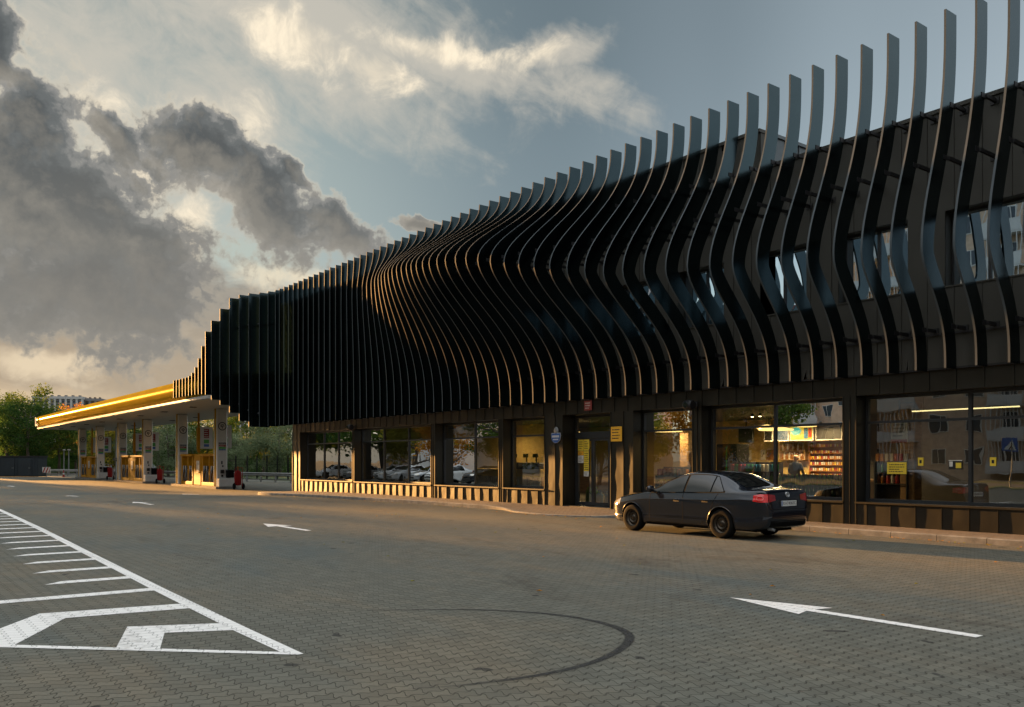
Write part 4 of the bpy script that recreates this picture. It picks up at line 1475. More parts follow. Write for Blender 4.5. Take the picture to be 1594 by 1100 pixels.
T_ZS = [(2.32, .50), (2.295, .57), (2.24, .64), (2.05, .72), (1.7, .80), (1.3, .87), (.98, .915), (.6, .925), (0, .94), (-.6, .955), (-1.0, .967), (-1.4, .985), (-1.72, 1.0), (-1.85, .995), (-2.08, .985), (-2.2, .97), (-2.245, .93), (-2.27, .83), (-2.295, .72), (-2.32, .56)]
T_YR = [(2.32, .38), (2.295, .48), (2.24, .56), (2.05, .64), (1.7, .69), (1.3, .72), (.98, .735), (.6, .675), (.1, .595), (-.4, .575), (-1.0, .57), (-1.4, .60), (-1.72, .655), (-1.85, .70), (-2.08, .71), (-2.2, .69), (-2.245, .66), (-2.27, .63), (-2.32, .5)]
T_DZ = [(2.32, .03), (1.3, .035), (.98, .04), (.6, .06), (.1, .06), (-1.0, .06), (-1.5, .05), (-1.85, .022), (-2.2, .02), (-2.32, .03)]
WHEELS = [1.43, -1.22]
G = [(0.0, .965), (.12, .985), (.17, .983), (.20, .976), (.30, .983), (.45, .993), (.62, 1.0), (.78, 1.004), (.80, 1.003), (.83, .986), (.93, .972), (1.0, .945)]


def section(x):
    zt, zb, w, zs, yr = pchip(T_TOP, x), pchip(T_BOT, x), pchip(T_W, x), pchip(T_ZS, x), pchip(T_YR, x)
    zr = zt - pchip(T_DZ, x)
    zs = min(zs, zr - .015)
    pts = [(0, zb), (.45 * w, zb), (.80 * w, zb), (.90 * w, zb + .012), (.94 * w, zb + .05)]
    z0 = zb + .09
    for f, g in G:
        pts.append((w * g, z0 + (zs - z0) * f))
    y0 = w * G[-1][1]
    yr = min(yr, y0 - .03)
    for i in range(1, 7):
        t = i / 6
        bow = .018 * math.sin(math.pi * t)
        pts.append((y0 + (yr - y0) * t + bow, zs + (zr - zs) * t + bow * .3))
    for i in range(1, 8):
        t = i / 7
        y = yr * math.cos(t * math.pi / 2) if False else yr * (1 - t)
        pts.append((y, zr + (zt - zr) * (1 - (1 - t) ** 2.6)))
    return pts


def car_body_mesh():
    xs = []
    x = 2.32
    base = [2.32, 2.312, 2.295, 2.27, 2.24, 2.19, 2.12, 2.05]
    x = 1.95
    while x > -2.0:
        base.append(round(x, 3)); x -= .09
    base += [-2.02, -2.08, -2.14, -2.2, -2.225, -2.245, -2.258, -2.27, -2.283, -2.295, -2.31, -2.32]
    mb = MB()
    rows = []
    for x in base:
        h = section(x)
        full = [(x, y, z) for y, z in h] + [(x, -y, z) for y, z in h[-2:0:-1]]
        rows.append(full)
    n = len(rows[0])
    vs = [p for r in rows for p in r]
    fs = []
    for i in range(len(rows) - 1):
        for k in range(n):
            j = (k + 1) % n
            fs.append((i * n + k, i * n + j, (i + 1) * n + j, (i + 1) * n + k))
    fs.append(tuple(range(n - 1, -1, -1)))
    fs.append(tuple(range((len(rows) - 1) * n, len(rows) * n)))
    return MB().add(vs, fs)


def make_car(paint, plate_text, tyre, rim):
    body = car_body_mesh()
    bvh = BVHTree.FromPolygons([Vector(p) for p in body.v], body.f)
    glassm, trim = M['car_glass'], M['black']
    # wheel openings cut out of the body
    tmp = link('tmp_body', body.mesh('car_body', [paint, M['rubber']]))
    cut = MB()
    for wx in WHEELS:
        for s in (-1, 1):
            ya, yb = sorted((s * .60, s * 1.2))
            cut.lathe([(.355, ya), (.355, yb)], 'y', (wx, 0, .325), 40, 1)
    # lathe with axis y uses height as y
    cutter = link('tmp_cut', cut.mesh('cut', [paint, M['rubber']]))
    md = tmp.modifiers.new('b', 'BOOLEAN')
    md.operation = 'DIFFERENCE'; md.object = cutter; md.solver = 'EXACT'
    bpy.context.view_layer.update()
    me = bpy.data.meshes.new_from_object(tmp.evaluated_get(bpy.context.evaluated_depsgraph_get()))
    bpy.data.objects.remove(tmp); bpy.data.objects.remove(cutter)
    me.polygons.foreach_set('use_smooth', [True] * len(me.polygons))
    me.set_sharp_from_angle(angle=R(38))
    t = thing('parked_car', 'car', 'car', (0, 0, 0))
    b = link('body', me, t)

    def cast(p, d):
        h = bvh.ray_cast(Vector(p) - Vector(d) * 3, Vector(d))
        return h[0], h[1]

    def patch(fn, d, nu, nv, off, mb=None, mi=0):
        mb = mb or MB()
        d = Vector(d).normalized()
        pts = []
        for j in range(nv):
            for i in range(nu):
                p = fn(i / (nu - 1), j / (nv - 1))
                dd = d
                if len(p) == 2: p, dd = p
                co, no = cast(p, dd)
                if co is None: pts.append(None); continue
                if no.dot(dd) > 0: no = -no
                pts.append(co + no * off)
        mb.grid(pts, nu, nv, mi)
        return mb

    def rail(x):
        return pchip(T_TOP, x) - pchip(T_DZ, x)
    def lo(x): return pchip(T_ZS, x) + .018
    def hi(x): return max(lo(x) + .004, rail(x) - .040)
    def hi_q(x): return max(lo(x) + .004, min(hi(x), 1.345 - (-.95 - x) * 1.05))
    for s in (-1, 1):
        def win(xa, xb, top=hi, o=0.0):
            return lambda u, v: ((xa + (xb - xa) * u, s * 1.0, (lo(xa + (xb - xa) * u) - o) + (top(xa + (xb - xa) * u) - lo(xa + (xb - xa) * u) + 2 * o) * v))
        # black surround then the panes a little further out
        patch(win(.84, -1.30, hi_q, .016), (0, -s, 0), 60, 6, .004).build('window_surround', M['rubber'], t, smooth=True, world=False)
        for xa, xb, tp in ((.78, -.13, hi), (-.19, -.90, hi), (-.935, -1.255, hi_q)):
            patch(win(xa, xb, tp, -.004), (0, -s, 0), 28, 6, .008).build('side_window', glassm, t, smooth=True, world=False)
        # bright line under the windows
        # door gaps
        g = MB()
        def vline(x, z0, z1, dxx=0.0, w=.013):
            patch(lambda u, v: (x + (u - .5) * w + dxx * v, s, z0 + (z1 - z0) * v), (0, -s, 0), 2, 14, .0025, g)
        vline(.86, .27, .93, -.02); vline(-.16, .27, .94, .0); vline(-.93, .56, .965, -.20); 
        patch(lambda u, v: (-.60 - .33 * u, s, .27 + .30 * (u ** 1.6) + (v - .5) * .008), (0, -s, 0), 12, 2, .0025, g)
        patch(lambda u, v: (.86 - 1.46 * u, s, .268 + (v - .5) * .008), (0, -s, 0), 24, 2, .0025, g)
        patch(lambda u, v: (.95 + 1.0 * u, s * (.80 - .0 * u), 1.2), (0, 0, -1), 2, 2, .002, MB())
        g.build('door_gap', M['rubber'], t, world=False)
        # dark lower sill trim and bumper lower part
        patch(lambda u, v: (1.02 - 1.86 * u, s, .205 + .045 * v), (0, -s, 0), 26, 3, .006).build('sill_trim', M['rubber'], t, smooth=True, world=False)
        for x in (.02, -.80):
            co, no = cast((x, s, .80 + (.012 if x < 0 else 0)), (0, -s, 0))
            h = MB()
            patch(lambda u, v: (x + (u - .5) * .17, s, co.z - .02 + (v - .5) * .06), (0, -s, 0), 8, 5, .003, h, 1)
            h.tube([(x - .10, co.y, co.z), (x - .08, co.y + s * .04, co.z + .004), (x + .08, co.y + s * .04, co.z + .004), (x + .10, co.y, co.z)], .016, 8)
            h.build('door_handle', [paint, M['black']], t, smooth=True, world=False)
        # mirror
        mr = MB()
        mr.tube([(.70, s * .84, .955), (.70, s * .95, .985)], .03, 8, 1)
        prof = [(0, -.11), (.05, -.105), (.078, -.06), (.085, 0), (.078, .06), (.05, .10), (0, .11)]
        m0 = MB().lathe(prof, 'y', (0, 0, 0), 16)
        mr.add([(p[0] * .75 + .71, p[1] + s * 1.0, p[2] * .95 + 1.02) for p in m0.v], m0.f, 0)
        mr.build('wing_mirror', [paint, M['black']], t, smooth=True, world=False)
        # arch lips
        for wx in WHEELS:
            pts = []
            for i in range(25):
                a = R(-12) + R(204) * i / 24
                x, z = wx + .362 * math.cos(a), .325 + .362 * math.sin(a)
                co, no = cast((x, s, max(z, .25)), (0, -s, 0))
                if co is not None: pts.append((x, co.y + s * .002, z))
            MB().tube(pts, .010, 6).build('arch_lip', paint, t, smooth=True, world=False)
        # head lamp on the front corner
        def hl(u, v):
            a = R(8 + 62 * u)
            d = Vector((math.cos(a - R(12)), s * math.sin(a - R(12)), 0)) if False else Vector((math.sin(R(90) - a), s * math.cos(R(90) - a), 0))
            p = Vector((1.72, s * .42, 0)) + d * .6
            return (p.x, p.y, .615 + .15 * v - .012 * (1 - u)), tuple(-d)
        patch(hl, (-1, 0, 0), 14, 6, .005).build('headlight', M['lamp_glass'], t, smooth=True, world=False)
        # tail lamps, wrapping from the flank on to the lid
        for (u0, u1, mm, nm) in ((0.0, .60, 'tail_red', 'tail_light'), (.615, 1.0, 'tail_dark', 'lid_light')):
            def tl(u, v, u0=u0, u1=u1):
                uu = u0 + (u1 - u0) * u
                a = R(6 + 78 * uu)
                d = Vector((-math.sin(a), s * math.cos(a), 0))
                c = Vector((-1.99 + .02 * uu, s * (.50 - .10 * uu), 0))
                zc = .885 + .010 * uu
                hh = (.062 + .022 * min(1, uu * 3)) * (1 - .35 * max(0, uu - .6) / .4)
                return tuple(c + d * .5 + Vector((0, 0, zc + (v - .5) * 2 * hh))), tuple(-d)
            patch(tl, (1, 0, 0), 16, 6, .007).build(nm, M[mm], t, smooth=True, world=False)
        # little inner lamp ring
        def tr(r, mi, mb):
            pts = []
            for i in range(17):
                a = 2 * math.pi * i / 16
                uu = .30 + r * math.cos(a) * .9; vv = .5 + r * math.sin(a) * 1.9
                al = R(6 + 78 * uu)
                d = Vector((-math.sin(al), s * math.cos(al), 0))
                c = Vector((-1.99 + .02 * uu, s * (.50 - .10 * uu), 0))
                co, no = cast(tuple(c + d * .5 + Vector((0, 0, .885 + (vv - .5) * .16))), tuple(-d))
                if co is not None: pts.append(co + d * .008)
            if len(pts) > 3: mb.tube(pts, .007, 5, mi, False)
        q = MB(); tr(.15, 0, q)
        q.build('lamp_ring', M['tail_bright'], t, smooth=True, world=False)
    # windscreen and rear window
    def scr(xa, xb, ins, off, nm, m):
        def fn(u, v):
            x = xa + (xb - xa) * v
            y = (u - .5) * 2 * (min(pchip(T_YR, x), pchip(T_W, x) * .945 - .03) - ins)
            return (x, y, 2)
        patch(fn, (0, 0, -1), 22, 18, off).build(nm, m, t, smooth=True, world=False)
    scr(.93, .14, .035, .006, 'windscreen', glassm)
    scr(-1.03, -1.70, .035, .006, 'rear_window', glassm)
    # boot lid gaps, plate recess, plate, badge, lettering
    g = MB()
    for s in (-1, 1):
        patch(lambda u, v: (-1.78 - .44 * v, s * (.655 - .015 * v) + (u - .5) * .008, 2), (0, 0, -1), 2, 14, .0025, g)
        patch(lambda u, v: (-2.6, s * (.64 - .02 * v) + (u - .5) * .008, .98 - .33 * v), (1, 0, 0), 2, 8, .0025, g)
    patch(lambda u, v: (-2.6, (u - .5) * 1.25, .655 + (v - .5) * .010), (1, 0, 0), 30, 2, .0025, g)
    patch(lambda u, v: (-2.6, (u - .5) * 1.15, .49 + (v - .5) * .012), (1, 0, 0), 30, 2, .0025, g)
    patch(lambda u, v: (1.0 + .03 * math.cos((u - .5) * 3), (u - .5) * 1.3, 2 + (v - .5) * 0) if False else (1.0 - .02 + v * .012, (u - .5) * 1.36, 2), (0, 0, -1), 24, 2, .0025, g)
    g.build('panel_gap', M['rubber'], t, world=False)
    patch(lambda u, v: (-2.6, (u - .5) * .62, .70 + .15 * v), (1, 0, 0), 12, 6, .004).build('plate_recess', M['black_gloss'], t, smooth=True, world=False)
    co, no = cast((-2.6, 0, .775), (1, 0, 0))
    tilt = math.atan2(no.z, -no.x) if no.x < 0 else 0
    PM = Matrix.Translation(co + Vector((-.012, 0, 0))) @ Matrix.Rotation(tilt, 4, 'Y') @ Matrix(((0, 0, -1, 0), (-1, 0, 0, 0), (0, 1, 0, 0), (0, 0, 0, 1)))
    pl = MB()
    pl.box(-.26, .26, -.056, .056, -.004, .0, 0)
    pl.box(-.255, -.222, -.05, .05, 0, .0015, 2)
    m4 = PM
    pl.v = [tuple(m4 @ Vector(p)) for p in pl.v]
    if plate_text:
        text_mb(plate_text, .098, pl, m4 @ Matrix.Translation((.018, 0, .002)), .0012, 1)
    pl.build('number_plate', [M['plate'], M['black'], M['blue']], t, world=False)
    co, no = cast((-2.6, 0, .955), (1, 0, 0))
    BM = Matrix.Translation(co + no * .004 * (1 if no.x < 0 else -1)) @ Matrix.Rotation(0.12, 4, 'Y') @ Matrix(((0, 0, -1, 0), (-1, 0, 0, 0), (0, 1, 0, 0), (0, 0, 0, 1)))
    bd = MB()
    ring = [(.058 * math.cos(a), .058 * math.sin(a), .004) for a in [2 * math.pi * i / 24 for i in range(25)]]
    bd.tube(ring, .007, 6, 0, False)
    bd.tube([(-.024, .046, .004), (0, .006, .004), (.024, .046, .004)], .006, 5)
    bd.tube([(-.046, .026, .004), (-.022, -.046, .004), (0, .0, .004), (.022, -.046, .004), (.046, .026, .004)], .006, 5)
    bd.v = [tuple(BM @ Vector(p)) for p in bd.v]
    bd.build('badge', M['chrome'], t, smooth=True, world=False)
    # front grille, lower intake, rear lower bumper
    f = MB()
    patch(lambda u, v: (2.7, (u - .5) * .98, .585 + .085 * v), (-1, 0, 0), 18, 4, .004, f)
    patch(lambda u, v: (2.7, (u - .5) * .98, .36 + .13 * v), (-1, 0, 0), 18, 4, .004, f)
    f.build('front_grille', M['black'], t, smooth=True, world=False)
    patch(lambda u, v: (-2.7, (u - .5) * 1.2, .30 + .12 * v), (1, 0, 0), 18, 4, .004).build('rear_diffuser', M['rubber'], t, smooth=True, world=False)
    MB().tube([(-2.18, .52, .245), (-2.33, .52, .235)], .03, 12).build('exhaust_pipe', M['steel'], t, smooth=True, world=False)
    # underside
    MB().box(-1.95, 2.0, -.60, .60, .17, .30).build('underbody', M['rubber'], t, world=False)
    for s in (-1, 1):
        for wx in WHEELS:
            c = (wx, s * .775, .316)
            w = MB()
            w.lathe([(.205, -.098), (.27, -.104), (.302, -.092), (.316, -.06), (.316, .06), (.302, .092), (.27, .104), (.205, .098)], 'y', c, 40, cap=False)
            tw = w.build('wheel', tyre, t, smooth=True, world=False, sharp=50)
            r = MB()
            o = s
            r.lathe([(.0, o * .062), (.045, o * .066), (.06, o * .055), (.075, o * .045), (.098, o * .05), (.108, o * .062), (.122, o * .060), (.135, o * .035), (.165, o * .03), (.178, o * .055), (.196, o * .062), (.205, o * .085), (.214, o * .088), (.214, o * .06)], 'y', c, 40, cap=False)
            r.build('rim', rim, tw, smooth=True, world=False, sharp=45)
            hv = MB()
            for i in range(14):
                a = 2 * math.pi * i / 14
                cx, cz = c[0] + .148 * math.cos(a), c[2] + .148 * math.sin(a)
                ux, uz = -math.sin(a) * .016, math.cos(a) * .016
                rx, rz = math.cos(a) * .011, math.sin(a) * .011
                yy = c[1] + o * .0345
                hv.add([(cx - ux - rx, yy, cz - uz - rz), (cx + ux - rx, yy, cz + uz - rz), (cx + ux + rx, yy, cz + uz + rz), (cx - ux + rx, yy, cz - uz + rz)], [(0, 1, 2, 3)])
            hv.build('rim_hole', M['rubber'], tw, world=False)
    return t


M['car_paint'] = mat('dark_blue_car_paint', (0.0035, 0.0055, 0.0105), 0.14, metal=0.0, var=.1, vscale=2, coat=0.7, spec=0.4)
M['car_white'] = mat('white_car_paint', (0.62, 0.63, 0.63), 0.3, var=.04, coat=0.8)
M['car_silver'] = mat('silver_car_paint', (0.33, 0.34, 0.35), 0.3, metal=.6, var=.05, coat=0.8)
M['car_glass'] = mat('tinted_car_glass', (0.006, 0.007, 0.007), 0.02, var=.1, spec=0.9)
M['black_gloss'] = mat('gloss_black_trim', (0.006, 0.006, 0.007), 0.18, var=.1)
M['tail_red'] = mat('red_tail_lens', (0.62, 0.008, 0.008), 0.12, var=.2, vscale=14, coat=1.0)
M['tail_bright'] = mat('bright_lens', (0.75, 0.16, 0.12), 0.15, var=.2, vscale=20, coat=1.0)
M['tail_dark'] = mat('dark_red_tail_lens', (0.24, 0.010, 0.014), 0.12, var=.25, vscale=12, coat=1.0)
M['lamp_glass'] = mat('head_lamp_glass', (0.45, 0.42, 0.36), 0.10, metal=.5, var=.35, vscale=16, coat=1.0)
M['plate'] = mat('number_plate_white', (0.62, 0.64, 0.62), 0.45, var=.05)
M['chrome'] = mat('chrome', (0.60, 0.62, 0.63), 0.15, metal=1.0, var=.05)
M['rim'] = mat('black_steel_rim', (0.06, 0.048, 0.036), 0.32, metal=.8, var=.25, vscale=9)

car = make_car(M['car_paint'], 'KA7406EC', M['rubber'], M['rim'])
car.location = (-13.26, 15.545, 0.0)
car.rotation_euler = (0, 0, math.pi)
tag(car, 'dark blue sedan parked at the kerb before the shop windows', 'car')


def car_copy(paint, x, y, rz, label, group, z=0.0, zs=1.0):
    c = copy_tree(car)
    c.location = (x, y, z)
    c.rotation_euler = (0, 0, rz)
    c.scale = (1, 1, zs)
    c['label'] = label
    if group: c['group'] = group
    for ch in bpy.data.objects:
        if ch.parent == c and ch.type == 'MESH':
            for i, sl in enumerate(ch.material_slots):
                if sl.material == M['car_paint']:
                    sl.link = 'OBJECT'
                    sl.material = paint
    return c


for i, (x, y, rz, p) in enumerate([(-77.5, -4.2, 92, 'car_white'), (-74.4, -4.0, 88, 'car_white'), (-70.8, -4.3, 90, 'car_silver'), (-67.5, -4.1, 91, 'car_white'), (-61.5, -4.2, 90, 'car_paint'), (-84.5, -4.1, 90, 'car_silver'), (-92, -4.2, 90, 'car_white')]):
    car_copy(M[p], x, y, R(rz), 'car parked in the row across the forecourt, mirrored in the shop glass', 'cars parked across the forecourt', gz(x), 1.1)
# traffic and parked cars beyond the crash barrier, far left
for (x, y, rz, p, lab) in ((-131.5, 33.5, 150, 'car_silver', 'silver car behind the crash barrier between the container and the canopy'), (-121.5, 36.0, 160, 'car_white', 'white car half hidden behind the farthest pump island'), (-137.5, 29.0, 155, 'car_white', 'white car beyond the barrier near the dark container')):
    car_copy(M[p], x, y, R(rz), lab, 'cars beyond the crash barrier', -0.3, 1.1)

# ------------------------------------------------------------------ trees
def tree_meshes(seed, H, crown_r, base, leaf, nleaf=6500, size=.24, upright=1.0):
    rnd = random.Random(seed)
    tr = MB()
    lean = Vector((rnd.uniform(-.4, .4), rnd.uniform(-.4, .4), 0))
    tops = []
    n = 7
    pts = [lean * (i / n) ** 2 + Vector((rnd.uniform(-.08, .08), rnd.uniform(-.08, .08), H * .82 * i / n)) for i in range(n + 1)]
    r0 = .022 * H + .03
    tr.tube(pts, [r0 * (1 - .85 * i / n) for i in range(n + 1)], 9)
    for b in range(13):
        t = rnd.uniform(base / H, .9)
        p = pts[0].lerp(pts[-1], 0) if False else None
        k = min(n - 1, int(t / .82 * n)) if t < .82 else n - 1
        st = pts[k]
        a = rnd.uniform(0, 6.28)
        L = crown_r * rnd.uniform(.5, .95)
        en = st + Vector((math.cos(a) * L, math.sin(a) * L, L * rnd.uniform(.3, .9) * upright))
        mid = st.lerp(en, .5) + Vector((0, 0, -.1 * L + rnd.uniform(-.1, .1)))
        tr.tube([st, mid, en], [r0 * .35, r0 * .22, r0 * .06], 6)
        tops.append(en)
    cl = []
    cz = (base + H) / 2
    for e in tops:
        cl.append((e, rnd.uniform(.55, .95) * crown_r * .42))
    tries = 0
    while len(cl) < 46 and tries < 2000:
        tries += 1
        v = Vector((rnd.gauss(0, 1), rnd.gauss(0, 1), rnd.gauss(0, 1))).normalized() * rnd.uniform(.45, 1.0)
        zz = cz + v.z * (H - base) * .46
        taper = 1.0 - .35 * max(0, v.z) ** 1.5
        c = Vector((v.x * crown_r * taper, v.y * crown_r * taper, zz)) + lean * .6
        if mnoise.noise(c * .35 + Vector((seed * 3.1, 0, 0))) < -.22: continue
        cl.append((c, rnd.uniform(.22, .46) * crown_r * .8))
    vs, fs = [], []
    tot = sum(r ** 2 for _, r in cl)
    for c, r in cl:
        m = int(nleaf * r * r / tot)
        for _ in range(m):
            d = Vector((rnd.gauss(0, 1), rnd.gauss(0, 1), rnd.gauss(0, .75)))
            d = d.normalized() * (rnd.random() ** .45) * r * rnd.uniform(.75, 1.2)
            p = c + d
            s = size * rnd.uniform(.55, 1.35)
            a = Vector((rnd.gauss(0, 1), rnd.gauss(0, 1), rnd.gauss(0, .8))).normalized()
            b = a.cross(Vector((rnd.gauss(0, 1), rnd.gauss(0, 1), rnd.gauss(0, 1)))).normalized()
            o = len(vs)
            vs += [p - a * s * .5, p + b * s * .30, p + a * s * .5, p - b * s * .30]
            fs.append((o, o + 1, o + 2, o + 3))
    me = bpy.data.meshes.new('crown')
    me.from_pydata([tuple(v) for v in vs], [], fs)
    me.materials.append(leaf)
    return tr.mesh('trunk', M['bark'], smooth=True, sharp=60), me


KINDS = {
    'dark': tree_meshes(1, 12, 4.6, 1.2, LEAF['dark'], 9000, .30),
    'mid': tree_meshes(2, 11, 4.2, .8, LEAF['mid'], 9000, .28),
    'yellow': tree_meshes(3, 10, 3.3, .8, LEAF['yellow'], 8000, .26),
    'willow': tree_meshes(4, 8, 4.0, .2, LEAF['willow'], 9000, .24, .5),
    'orange': tree_meshes(5, 11, 3.2, 1.5, LEAF['orange'], 7000, .26),
    'tall': tree_meshes(6, 14, 3.0, 1.5, LEAF['mid'], 8000, .28, 1.4),
}


def tree(kind, x, y, s, rz, label, group, name='tree', z=None, sz=1.0):
    t = thing(name, label, 'tree', (x, y, z if z is not None else (-0.3 if x < -60 else gz(x))), rz, group)
    t.scale = (s, s, s * sz)
    link('trunk', KINDS[kind][0], t)
    link('crown', KINDS[kind][1], t)
    return t


def pos(px, t):
    a = (px - 797) / 1345.0
    return t * (FW.x + RT.x * a), t * (FW.y + RT.y * a)


WOOD = [
    # px, distance, kind, scale, height scale, label
    (10, 134, 'dark', 1.06, 1.0, 'tall dark green tree behind the left part of the dark container'),
    (44, 124, 'dark', .94, 1.0, 'dark tree behind the right end of the container, left of the canopy tip'),
    (62, 131, 'mid', 1.02, 1.0, 'yellow green tree between dark tree and canopy tip'),
    (24, 140, 'mid', 1.22, 1.0, 'green tree rising between the two dark trees on the left'),
    (92, 135, 'dark', .86, 1.0, 'dark tree right under the golden tip of the canopy'),
    (118, 142, 'dark', .80, 1.0, 'dark tree behind the twin street lamps'),
    (128, 165, 'orange', 1.22, 1.0, 'orange autumn tree showing above the golden canopy edge'),
    (146, 150, 'mid', .90, 1.0, 'green tree behind the farthest pump island'),
    (170, 128, 'yellow', .95, 1.0, 'yellow green tree between farthest and middle pump islands'),
    (190, 150, 'dark', .92, 1.0, 'dark tree behind the far column of the middle island'),
    (212, 128, 'willow', .95, 1.0, 'grey green bushy tree behind the middle dispensers'),
    (246, 120, 'dark', .86, 1.0, 'dark tree right of the middle island column'),
    (262, 112, 'willow', .92, 1.0, 'grey green willow between middle and nearest islands'),
    (300, 116, 'mid', .72, 1.0, 'green tree seen above the nearest dispensers'),
    (322, 130, 'yellow', 1.02, 1.0, 'yellow green tree behind the hanging signs of the nearest island'),
    (352, 124, 'mid', .80, 1.0, 'green tree just right of the nearest canopy column'),
    (384, 118, 'mid', .93, 1.0, 'bushy green tree beyond the steel fence under the stepped fins'),
    (410, 135, 'yellow', 1.12, 1.0, 'yellowing tree left of the sunlit shop corner, above the willow'),
    (436, 112, 'willow', .98, 1.0, 'pale grey green willow beside the sunlit shop corner'),
    (462, 125, 'mid', 1.05, 1.0, 'green tree half hidden by the sunlit shop corner'),
    (366, 108, 'willow', .70, .9, 'low grey willow bush behind the red extinguisher trolley'),
]
for i, (px_, t_, kd, s, sz, lab) in enumerate(WOOD):
    x, y = pos(px_, t_)
    tree(kd, x, y, s, i * 1.7, lab, 'trees beyond the petrol station')
tag(MB().add([(x, y + (0 if j < 2 else 6), z) for x, y in [pos(p, 150) for p in range(-60, 500, 20)] for j, z in ((0, -.4), (1, 4.5), (2, 4.5), (3, -.4))],
    [(i * 4 + j, i * 4 + j + 1, i * 4 + j + 5, i * 4 + j + 4) for i in range(27) for j in range(3)]).build('far_thicket', LEAF['dark']), 'dark thicket closing the view behind the trees', None, 'trees', 'stuff')

# trees across the forecourt, seen in the shop glass; larger ones added out of view to shade the forecourt from the low sun
for i, (x, y, kd, s) in enumerate([(-98, -10, 'dark', 1.4), (-90, -9.5, 'mid', 1.35), (-82.5, -9.5, 'yellow', 1.35), (-74, -8, 'orange', .95), (-66, -9, 'mid', .9), (-58, -8.5, 'yellow', 1.05), (-50.5, -9.5, 'dark', .8), (-44, -12, 'orange', .9), (-39, -14, 'tall', .85), (-42, -16, 'mid', .9), (-54, -15, 'yellow', .9), (-108, -8, 'mid', 1.5), (-119, -6, 'dark', 1.5), (-131, -4, 'mid', 1.6), (-144, 1.5, 'dark', 1.08), (-156, 1.0, 'mid', 1.2), (-150, 5, 'yellow', 1.15), (-124, -14, 'dark', 1.6), (-60, -13, 'dark', .9), (-70, -14, 'mid', 1.0), (-47, -4.0, 'tall', .55), (4, -31, 'tall', .8), (14, -30, 'mid', .9)]):
    tree(kd, x, y, s, i * 2.1, 'roadside tree opposite the shop, out of view, for window reflections and added shade', 'trees opposite the shop', z=gz(x))

# ------------------------------------------------------------------ distant buildings
def far_tower(px_, t_, w, dep, h, wall, strip, cols, rows, ztop_rows, label, name='apartment_tower'):
    x, y = pos(px_, t_)
    rz = math.atan2(-FW.x, FW.y) + R(12)
    t = thing(name, label, 'apartment block', (x, y, -1.0), rz)
    MB().box(-w / 2, w / 2, 0, dep, 0, h).build('walls', wall, t, world=False)
    for i in range(cols + 1):
        xx = -w / 2 + w * i / cols
        MB().box(xx - w / cols * .20, xx + w / cols * .20, -.8, -.01, 0, h - 2.5).build('pilaster', strip, t, world=False)
    MB().box(-w / 2 - .5, w / 2 + .5, -1.0, dep, h - 2.4, h).build('roof_edge', strip, t, world=False)
    mb = MB()
    for i in range(7):
        xx = -w / 2 + w * (i + .5) / 7
        mb = MB().box(xx - w * .02, xx + w * .02, 2, 6, h, h + 1.3)
        mb.build('roof_vent', wall, t, world=False)
    wm = MB().box(-w / cols * .26, w / cols * .26, -.25, -.02, 0, h / rows * .55).mesh('window', M['win_dark'])
    for r in range(ztop_rows):
        for c in range(cols):
            o = link('window', wm, t)
            o.location = (-w / 2 + w * (c + .5) / cols, 0, h - 3.2 - h / rows * (r + .8))
    return t


M['win_dark'] = mat('far_window_glass', (0.04, 0.05, 0.06), 0.2, var=.2)
M['pale_wall'] = mat('pale_render', (0.42, 0.42, 0.41), 0.8, var=.06)
M['brown_wall'] = mat('brown_brick_wall', (0.16, 0.115, 0.085), 0.85, var=.12)
M['grey_wall'] = mat('grey_wall', (0.20, 0.19, 0.19), 0.85, var=.08)
far_tower(90, 800, 42, 22, 63, M['grey_wall'], M['pale_wall'], 9, 20, 10, 'distant apartment tower with white vertical strips behind the left trees')
far_tower(131, 812, 30, 26, 62, M['brown_wall'], M['grey_wall'], 6, 20, 10, 'distant brown apartment tower beside the white striped one')
far_tower(366, 640, 14, 14, 36, M['grey_wall'], M['pale_wall'], 4, 12, 6, 'distant white apartment block glimpsed between the canopy and the fins')
far_tower(246, 640, 20, 14, 30, M['grey_wall'], M['pale_wall'], 5, 12, 6, 'distant grey block glimpsed under the canopy left of the nearest island')


def mirror_block(x0, x1, y0, dep, h, floors, cols, wall, band, label, balc):
    t = thing('apartment_block', label, 'apartment block', ((x0 + x1) / 2, y0, 0), group='apartment blocks opposite the shop')
    w = x1 - x0
    MB().box(-w / 2, w / 2, -dep, 0, -.3, h).build('walls', wall, t, world=False)
    MB().box(-w / 2 - .4, w / 2 + .4, -dep - .4, .4, h, h + .5).build('roof', M['roof_red'], t, world=False)
    fl = (h - .8) / floors
    wm = MB()
    wm.box(-.75, .75, -.02, .06, 0, 1.5, 0); wm.box(-.65, -.04, .06, .07, .08, 1.42, 1); wm.box(.04, .65, .06, .07, .08, 1.42, 1)
    wme = wm.mesh('window', [M['gloss_white'], M['win_dark']])
    bm_ = MB()
    bm_.box(-1.6, 1.6, .0, 1.1, -.1, .05); bm_.box(-1.6, 1.6, 1.05, 1.12, .05, 1.05)
    for k in range(9): bm_.box(-1.6 + k * .385, -1.55 + k * .385, 1.04, 1.13, 1.05, fl - .1)
    bme = bm_.mesh('balcony', band)
    for f in range(floors):
        for c in range(cols):
            xx = -w / 2 + w * (c + .5) / cols
            if c in balc:
                o = link('balcony', bme, t); o.location = (xx, 0, .6 + fl * f)
            o = link('window', wme, t); o.location = (xx, 0.01, 1.4 + fl * f)
    return t


